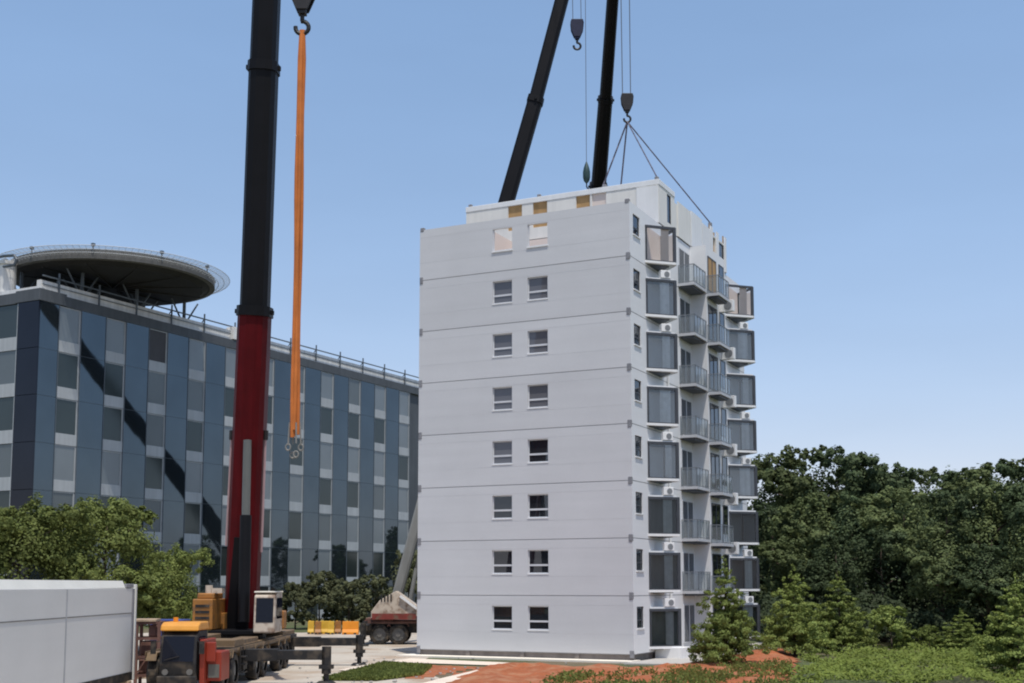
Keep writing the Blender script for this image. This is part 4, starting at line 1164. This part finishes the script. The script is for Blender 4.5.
# rusty steel rack beside it
rk0 = at(150, 640, 49.5)
rk = thing('steel_rack', 'rusty brown steel rack with a pale board on top, between container and crane cab', 'rack', (rk0.x, 49.5, 0), R(8))
b = MB()
for x in (-.42, .42):
    for y in (-.6, .6): b.bx(x - .06, x + .06, y - .06, y + .06, 0, 2.55)
for z in (.5, 1.2, 1.9, 2.5):
    for y in (-.6, .6): b.bx(-.36, .36, y - .05, y + .05, z - .05, z + .05)
    for x in (-.42, .42): b.bx(x - .04, x + .04, -.54, .54, z - .05, z + .05)
for y in (-.62,): b.beam((-.42, y - .02, .5), (.42, y - .02, 1.9), .05, .05)
b.build('rack_frame', M['rust'], rk)
b = MB(); b.bx(-.34, .34, -.5, .5, .56, 1.1); b.bx(-.3, .3, -.45, .45, 1.26, 1.8); b.bx(.0, .33, -.5, .5, 1.96, 2.42); b.build('stored_bundle', M['rust'], rk, bevel=.06)
b = MB(); b.bx(-.6, .3, -.7, .7, 2.56, 2.64); b.build('top_board', M['wood'], rk)

bb0 = at(170, 620, 66)
bl = thing('equipment_box', 'blue metal site cabinet behind the yellow crane cab', 'cabinet', (bb0.x, 66, 0), R(-4))
b = MB(); b.bx(-.85, .85, -.6, .6, .1, 2.1); b.build('body', M['blue_box'], bl, bevel=.03)
b = MB(); b.bx(-.9, .9, -.65, .65, 2.1, 2.18); b.build('lid', M['blue_box'], bl, bevel=.02)
b = MB(); b.bx(-.76, -.03, -.625, -.604, .25, 1.95); b.bx(.03, .76, -.625, -.604, .25, 1.95); b.build('door', M['blue_box'], bl, bevel=.005)
for x in (-.7, .7):
    b = MB(); b.bx(x - .08, x + .08, -.5, .5, .0, .099); b.build('foot', M['crane_dark'], bl)

# debris by the rack: pallets
for i, (px, py, rz, lab) in enumerate(((146, 678, 10, 'pale timber pallet lying on the ground in front of the rusty rack'), (120, 679.5, -14, 'pale timber pallet lying by the end of the grey module'))):
    g_ = gnd(px, py); p = thing('pallet', lab, 'pallet', g_, R(rz))
    b = MB()
    for j in range(6): b.bx(-.55 + j * .2, -.4 + j * .2, -.5, .5, .11, .14)
    b.build('deck_board', M['wood'], p); b = MB()
    for y in (-.42, 0, .42): b.bx(-.55, .6, y - .05, y + .05, .012, .109)
    b.build('bearer', M['wood'], p)

# ------------------------------------------------------------------ water barriers
def barrier(px, py, wd, m, label, group=None):
    g_ = gnd(px, py)
    o = thing('plastic_barrier', label, 'barrier', g_, R(rnd.uniform(-5, 5)), group)
    b = MB(); b.prism_axis([(-.28, 0), (-.28, .18), (-.14, .42), (-.10, 1.05), (.10, 1.05), (.14, .42), (.28, .18), (.28, 0)], 'x', -wd / 2, wd / 2)
    b.build('body', m, o, bevel=.03)
    b = MB(); b.tube((-wd * .2, 0, 1.05), (-wd * .2, 0, 1.1), .07, n=10); b.build('filler_cap', M['barrier_y'], o)
    for x in (-wd * .3, wd * .3):
        b = MB(); b.bx(x - .1, x + .1, -.30, -.283, .02, .14); b.build('fork_slot', M['crane_dark'], o)
    return o


barrier(350.5, 634.5, 1.3, M['barrier_o'], 'bright orange plastic barrier at the right end of the barrier row')
for i, px in enumerate((311, 318, 324, 331, 338)):
    barrier(px, 634.0 + (i % 2) * .4, .5 if i != 2 else .7, M['barrier_y'] if i % 3 != 1 else M['crane_orange'], 'narrow yellow plastic barrier in the row before the bushes', 'yellow plastic barriers before the bushes')

# ------------------------------------------------------------------ trees
def leaf_quads(P, Nn, size, rs, asp=0.6):
    """P,Nn (n,3): rhombic leaf faces at P facing Nn"""
    n = len(P)
    a = rs.normal(size=(n, 3)); a -= (a * Nn).sum(1, keepdims=True) * Nn; a /= np.linalg.norm(a, axis=1, keepdims=True) + 1e-9
    b = np.cross(Nn, a)
    s = (size * rs.uniform(.6, 1.35, n))[:, None]
    v = np.empty((n, 4, 3)); v[:, 0] = P - a * s; v[:, 1] = P - b * s * asp; v[:, 2] = P + a * s; v[:, 3] = P + b * s * asp
    return v.reshape(-1, 3)


def mesh_quads(name, v, m):
    me = bpy.data.meshes.new(name); n = len(v) // 4
    me.vertices.add(4 * n); me.vertices.foreach_set('co', v.astype(np.float32).ravel())
    me.loops.add(4 * n); me.loops.foreach_set('vertex_index', np.arange(4 * n, dtype=np.int32))
    me.polygons.add(n); me.polygons.foreach_set('loop_start', np.arange(0, 4 * n, 4, dtype=np.int32)); me.polygons.foreach_set('loop_total', np.full(n, 4, dtype=np.int32))
    me.materials.append(m); me.update(); me.validate()
    return me


def unit(rs, n):
    v = rs.normal(size=(n, 3)); return v / np.linalg.norm(v, axis=1, keepdims=True)


def crown_mesh(seed, lobes, n, leaf, m, jit=.5):
    """leaves spread through a set of lobes (centre, radii), each lobe itself made of small clumps"""
    rs = np.random.RandomState(seed); out = []
    vol = np.array([l[1][0] * l[1][1] * l[1][2] for l in lobes]) ** .67; vol /= vol.sum()
    for (c, r), wv in zip(lobes, vol):
        k = max(10, int(n * wv)); c = np.array(c); r = np.array(r)
        nc = max(7, int(k / 75))
        cd = unit(rs, nc); cd[:, 2] = np.where(cd[:, 2] < -.45, -cd[:, 2] * .6, cd[:, 2])
        cc_ = cd * rs.uniform(.72, 1.08, (nc, 1))
        which = rs.randint(0, nc, k)
        dd_ = unit(rs, k); rad = rs.uniform(.2, 1, (k, 1)) ** .5 * .31
        p = cc_[which] + dd_ * rad * rs.uniform(.6, 1.25, (nc, 1))[which]
        nn = cc_[which] * .8 + dd_ * .9 + np.array([0, 0, .35]) + rs.normal(size=(k, 3)) * jit
        nn /= np.linalg.norm(nn, axis=1, keepdims=True)
        out.append(leaf_quads(c + p * r, nn, leaf, rs))
    return mesh_quads('crown', np.concatenate(out), m)


def broad_lobes(seed, h, rad, base, nl=11):
    rs = random.Random(seed); L_ = []
    L_.append(((0, 0, base + (h - base) * .5), (rad * .6, rad * .6, (h - base) * .36)))
    for i in range(nl):
        t = i * 2.4 + rs.uniform(-.5, .5); f = (i + .5) / nl
        z = base + (h - base) * (.12 + .74 * ((i * .618) % 1.0)); g = (z - base) / (h - base)
        prof = math.sin(math.pi * min(1, .22 + .70 * g)) ** .7
        rr = rad * rs.uniform(.55, .82) * prof; s = rad * rs.uniform(.20, .33)
        L_.append(((rr * math.cos(t), rr * math.sin(t), z), (s, s, s * rs.uniform(.7, .95))))
    for i in range(3):
        t = i * 2.1 + seed; s = rad * rs.uniform(.2, .3)
        L_.append(((.26 * rad * math.cos(t), .26 * rad * math.sin(t), h - s * rs.uniform(.9, 1.5)), (s, s, s * .9)))
    return L_


def cone_lobes(seed, h, rad, base):
    rs = random.Random(seed); L_ = []; z = base; lev = 0
    while z < h - .25:
        f = (z - base) / (h - base); r = rad * (1 - f) ** .8 * rs.uniform(.85, 1.1) + .12
        nb_ = max(3, int(7 * (1 - f) + 2))
        for i in range(nb_):
            t = i * 2 * math.pi / nb_ + lev * .7 + rs.uniform(-.3, .3); q = r * rs.uniform(.45, .72); s = r * rs.uniform(.38, .56) + .10
            L_.append(((q * math.cos(t), q * math.sin(t), z + rs.uniform(-.12, .12)), (s, s, s * .55)))
        L_.append(((0, 0, z), (r * .5, r * .5, .35)))
        z += (h - base) / 7.5 * (1 - .25 * f); lev += 1
    L_.append(((0, 0, h - .25), (.16, .16, .32)))
    return L_


def trunk_mb(seed, h, r, base, rad, branches=6):
    rs = random.Random(seed); b = MB(); pts = [V((0, 0, -.05))]
    for i in range(1, 6):
        pts.append(V((rs.uniform(-.06, .06) * rad * .4, rs.uniform(-.06, .06) * rad * .4, h * .8 * i / 5)))
    for i in range(5): b.tube(pts[i], pts[i + 1], r * (1 - .16 * i), r * (1 - .16 * (i + 1)), 8)
    for i in range(branches):
        t = i * 2.4; z = base * .8 + (h * .75 - base * .8) * i / branches
        p = V((0, 0, z)); q = V((math.cos(t) * rad * .6, math.sin(t) * rad * .6, z + rad * .35))
        b.tube(p, p.lerp(q, .5) + V((0, 0, .05 * rad)), r * .4, r * .26, 6); b.tube(p.lerp(q, .5) + V((0, 0, .05 * rad)), q, r * .26, r * .08, 6)
    return b


TREE = {}


def make_kind(key, lobes, n, leaf, m, tr):
    me = crown_mesh(abs(hash(key)) % 9999 if False else sum(map(ord, key)), lobes, n, leaf, m)
    b, tm = tr, bpy.data.meshes.new('trunk')
    tm.from_pydata([tuple(p) for p in b.v], [], b.f); tm.materials.append(M['bark']); tm.polygons.foreach_set('use_smooth', [True] * len(b.f)); tm.update()
    TREE[key] = (me, tm)


def tree(name, key, label, x, y, s=1.0, rz=0.0, sz=None, cat='tree', group=None):
    o = thing(name, label, cat, (x, y, 0), rz, group)
    o.scale = (s, s, sz if sz else s)
    for nm, me in (('crown', TREE[key][0]), ('trunk', TREE[key][1])):
        c = bpy.data.objects.new(nm, me); COL.objects.link(c); c.parent = o
    return o


for i in range(4):   # forest kinds, 14 m tall
    make_kind('forest%d' % i, broad_lobes(20 + i, 14, 5.0, .9, 26), 20000, .155, M['leaf_forest' if i % 2 == 0 else 'leaf_forest2'], trunk_mb(i, 14, .28, 3, 4.0))
for i in range(3):   # young layered trees, 5 m
    make_kind('young%d' % i, cone_lobes(40 + i, 5.0, 1.95, .5), 24000, .062, M['leaf_conifer'], trunk_mb(10 + i, 5, .10, .9, 1.2))
for i in range(2):
    make_kind('olive%d' % i, broad_lobes(60 + i, 9, 4.6, .9, 24), 34000, .10, M['leaf_left'], trunk_mb(20 + i, 9, .2, 2, 3.4))
for i in range(2):
    make_kind('bush%d' % i, broad_lobes(80 + i, 4.6, 2.5, .2, 11), 9000, .11, M['leaf_bush'], trunk_mb(30 + i, 4.6, .09, .6, 1.8))
make_kind('shrub0', broad_lobes(91, 3.2, 1.6, .2, 11), 8000, .07, M['leaf_conifer'], trunk_mb(41, 3.2, .06, .4, 1.1))

# forest belt on the right: (pixel x, pixel y of the top, distance)
rnd = random.Random(21)
FOREST = [(778, 455, 118), (800, 444, 108), (836, 443, 104), (868, 462, 112), (896, 458, 106), (925, 466, 110), (955, 464, 104), (985, 460, 98), (1018, 452, 94), (1052, 448, 94),
          (772, 500, 100), (815, 490, 96), (858, 486, 94), (902, 484, 92), (945, 486, 88), (990, 480, 86), (1035, 476, 84),
          (790, 535, 90), (835, 530, 86), (940, 520, 80), (985, 540, 78), (1040, 520, 76), (880, 525, 88), (757, 520, 112), (1085, 470, 90)]
FL = ['tallest knobbly dark tree of the wood, next to the tower', 'dark round-headed forest tree with a bumpy top', 'dense dark forest tree with layered clumps']
for i, (px, py, Y) in enumerate(FOREST):
    p = at(px, py, Y); s = p.z / 14.0
    pos = 'back row' if i < 10 or i >= 23 else 'front rows'
    tree('forest_tree', 'forest%d' % (i % 4), 'dense dark broadleaf tree crowded into the wood right of the tower', p.x, Y, max(.62, s) * rnd.uniform(.95, 1.08), rnd.uniform(0, 6.28), s, 'tree', 'trees of the wood right of the tower')
for i in range(16):
    Y = 122 + i * 4.6; x = 6 + (i * 7) % 16 + i * .3
    if abs(Y - 153) < 8: x += 9
    tree('forest_tree', 'forest%d' % (i % 4), 'tree of the wood behind the tower, mirrored dark in the office glass', x, Y, .8, i * 1.1, .72 + .25 * rnd.random(), 'tree', 'trees mirrored in the office glass')
# young trees in front
Y0 = gnd(726, 668)
tree('young_tree', 'young0', 'slender young tree with a pointed top directly in front of the tower corner', Y0.x, Y0.y, .86, .4, at(726, 556, Y0.y).z / 5.0)
for (px, pb, pt, key, lab, s) in ((795, 656, 566, 'young1', 'broad layered young tree, left of the pair at the wood edge', 1.0), (840, 652, 571, 'young2', 'broad layered young tree, right of the pair at the wood edge', 1.0),
                                  (892, 655, 603, 'shrub0', 'low rounded shrub tree standing alone before a dark gap in the wood', 1.0), (963, 656, 609, 'young0', 'small pale young tree on a thin stem right of the dark gap', .72)):
    g_ = gnd(px, pb); hh = at(px, pt, g_.y).z
    tree('young_tree', key, lab, g_.x, g_.y, s * (1.0 if px < 880 else 1.1), px * .1, hh / (3.2 if key == 'shrub0' else 5.0))
g_ = gnd(1020, 676); tree('young_tree', 'young1', 'tall yellow-green young tree cut by the right edge of the picture', g_.x, g_.y, .95, 2.0, at(1020, 574, g_.y).z / 5.0)
g_ = gnd(930, 655); tree('young_tree', 'shrub0', 'lowest leafy shrub between the lone shrub tree and the pale young tree', g_.x, g_.y, .6, 1.0, .55)
# left trees in front of the office building
for (px, pt, Y, key, lab, s) in ((22, 497, 70, 'olive0', 'olive green broad tree behind the left end of the grey module', .98), (108, 490, 74, 'olive1', 'tallest olive green tree before the office corner', 1.02), (168, 545, 80, 'olive0', 'smaller olive tree reaching toward the red crane boom', .68), (-45, 500, 68, 'olive1', 'olive tree half cut off by the left picture edge', 1.0)):
    p = at(px, pt, Y); tree('broad_tree', key, lab, p.x, Y, s, px * .3, p.z / 9.0)
# bushes in front of the office
BL = ['grey-green bushy tree just right of the red boom base', 'tallest grey-green bushy tree behind the yellow barriers', 'grey-green bushy tree behind the orange barrier', 'dark bushy tree left of the pale crane base', 'bushy tree behind the pale leaning boom base', 'low grey-green bush behind the operator cab', 'low bush between blue cabinet and office front']
for i, (px, pt, Y, key, s) in enumerate(((296, 581, 109, 'bush0', .95), (320, 570, 111, 'bush1', 1.1), (349, 578, 108, 'bush0', 1.0), (376, 574, 112, 'bush1', 1.1), (409, 548, 104, 'bush0', 1.0), (275, 590, 110, 'bush1', .8), (190, 597, 84, 'bush0', .62))):
    Y += 5 if Y > 100 else 0
    p = at(px, pt, Y); tree('bushy_tree', key, BL[i], p.x, Y, s, i * 1.3, max(.3, p.z / 4.6))

# ------------------------------------------------------------------ ground cover and grass
from mathutils import noise as mnoise
rs = np.random.RandomState(8); pts = []; nr = []
def cover_h(x, y): return .5 + .85 * mnoise.noise(V((x * .42, y * .28, 2.2))) + .32 * mnoise.noise(V((x * 1.6, y * 1.4, 7)))
cnt = 0
while cnt < 80000:
    x = rs.uniform(9, 46); y = rs.uniform(48, 82)
    ylim = 60 + (x - 11) * 1.15 if x < 27 else 79
    if x < 11.0 + 0.9 * math.sin(y * .9) + (y - 50) * .32 or y > ylim + 3 * mnoise.noise(V((x * .3, 0, 0))): continue
    h = max(.06, cover_h(x, y)); pts.append((x, y, h * rs.uniform(.55, 1.0))); nr.append((rs.normal() * .6, rs.normal() * .6 - .3, 1)); cnt += 1
P_ = np.array(pts); N_ = np.array(nr); N_ /= np.linalg.norm(N_, axis=1, keepdims=True)
me = mesh_quads('ground_cover', leaf_quads(P_, N_, .085, rs), M['leaf_cover'])
o = bpy.data.objects.new('ground_cover', me); COL.objects.link(o); tag(o, 'bright green leafy ground cover before the wood', 'ground cover', kind='stuff')


pts = []; nr = []
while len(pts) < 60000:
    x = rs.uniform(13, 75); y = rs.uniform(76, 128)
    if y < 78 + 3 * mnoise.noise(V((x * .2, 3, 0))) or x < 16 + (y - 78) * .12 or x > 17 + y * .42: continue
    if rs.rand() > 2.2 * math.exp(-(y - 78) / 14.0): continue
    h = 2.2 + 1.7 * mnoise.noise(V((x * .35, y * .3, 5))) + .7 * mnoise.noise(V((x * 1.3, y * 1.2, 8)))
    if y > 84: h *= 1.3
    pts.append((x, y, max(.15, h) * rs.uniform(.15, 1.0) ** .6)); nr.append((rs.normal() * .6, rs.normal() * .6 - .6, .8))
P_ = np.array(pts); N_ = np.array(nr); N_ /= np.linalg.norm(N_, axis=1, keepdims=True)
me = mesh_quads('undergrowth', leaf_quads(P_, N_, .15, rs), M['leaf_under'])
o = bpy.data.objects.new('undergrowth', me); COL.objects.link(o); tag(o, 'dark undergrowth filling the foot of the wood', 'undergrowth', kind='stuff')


def inside_poly(poly, x, y):
    c = False
    for i in range(len(poly)):
        x1, y1 = poly[i][:2]; x2, y2 = poly[(i + 1) % len(poly)][:2]
        if (y1 > y) != (y2 > y) and x < (x2 - x1) * (y - y1) / (y2 - y1) + x1: c = not c
    return c


pts = []; LP = [gp(322, 681), gp(384, 664.4), gp(432, 667.5), gp(422, 676), gp(376, 681.5)]
LP2 = [gp(560, 681), gp(640, 678), gp(790, 666), gp(800, 700), gp(520, 700)]
while len(pts) < 26000:
    poly, k = (LP, 1.0) if rs.rand() < .55 else (LP2, .5)
    xs = [p[0] for p in poly]; ys = [p[1] for p in poly]; x = rs.uniform(min(xs), max(xs)); y = rs.uniform(min(ys), max(ys))
    if inside_poly(poly, x, y) and (k == 1 or mnoise.noise(V((x * .5, y * .35, 4))) > -.06): pts.append((x, y, rs.uniform(.05, .16) + (0 if k == 1 else rs.uniform(.0, .35))))
P_ = np.array(pts); N_ = rs.normal(size=P_.shape); N_[:, 2] *= .35; N_ /= np.linalg.norm(N_, axis=1, keepdims=True)
me = mesh_quads('grass', leaf_quads(P_, N_, .09, rs, .35), M['leaf_grass'])
o = bpy.data.objects.new('grass', me); COL.objects.link(o); tag(o, 'short green grass on the strip before the tower', 'grass', kind='stuff')
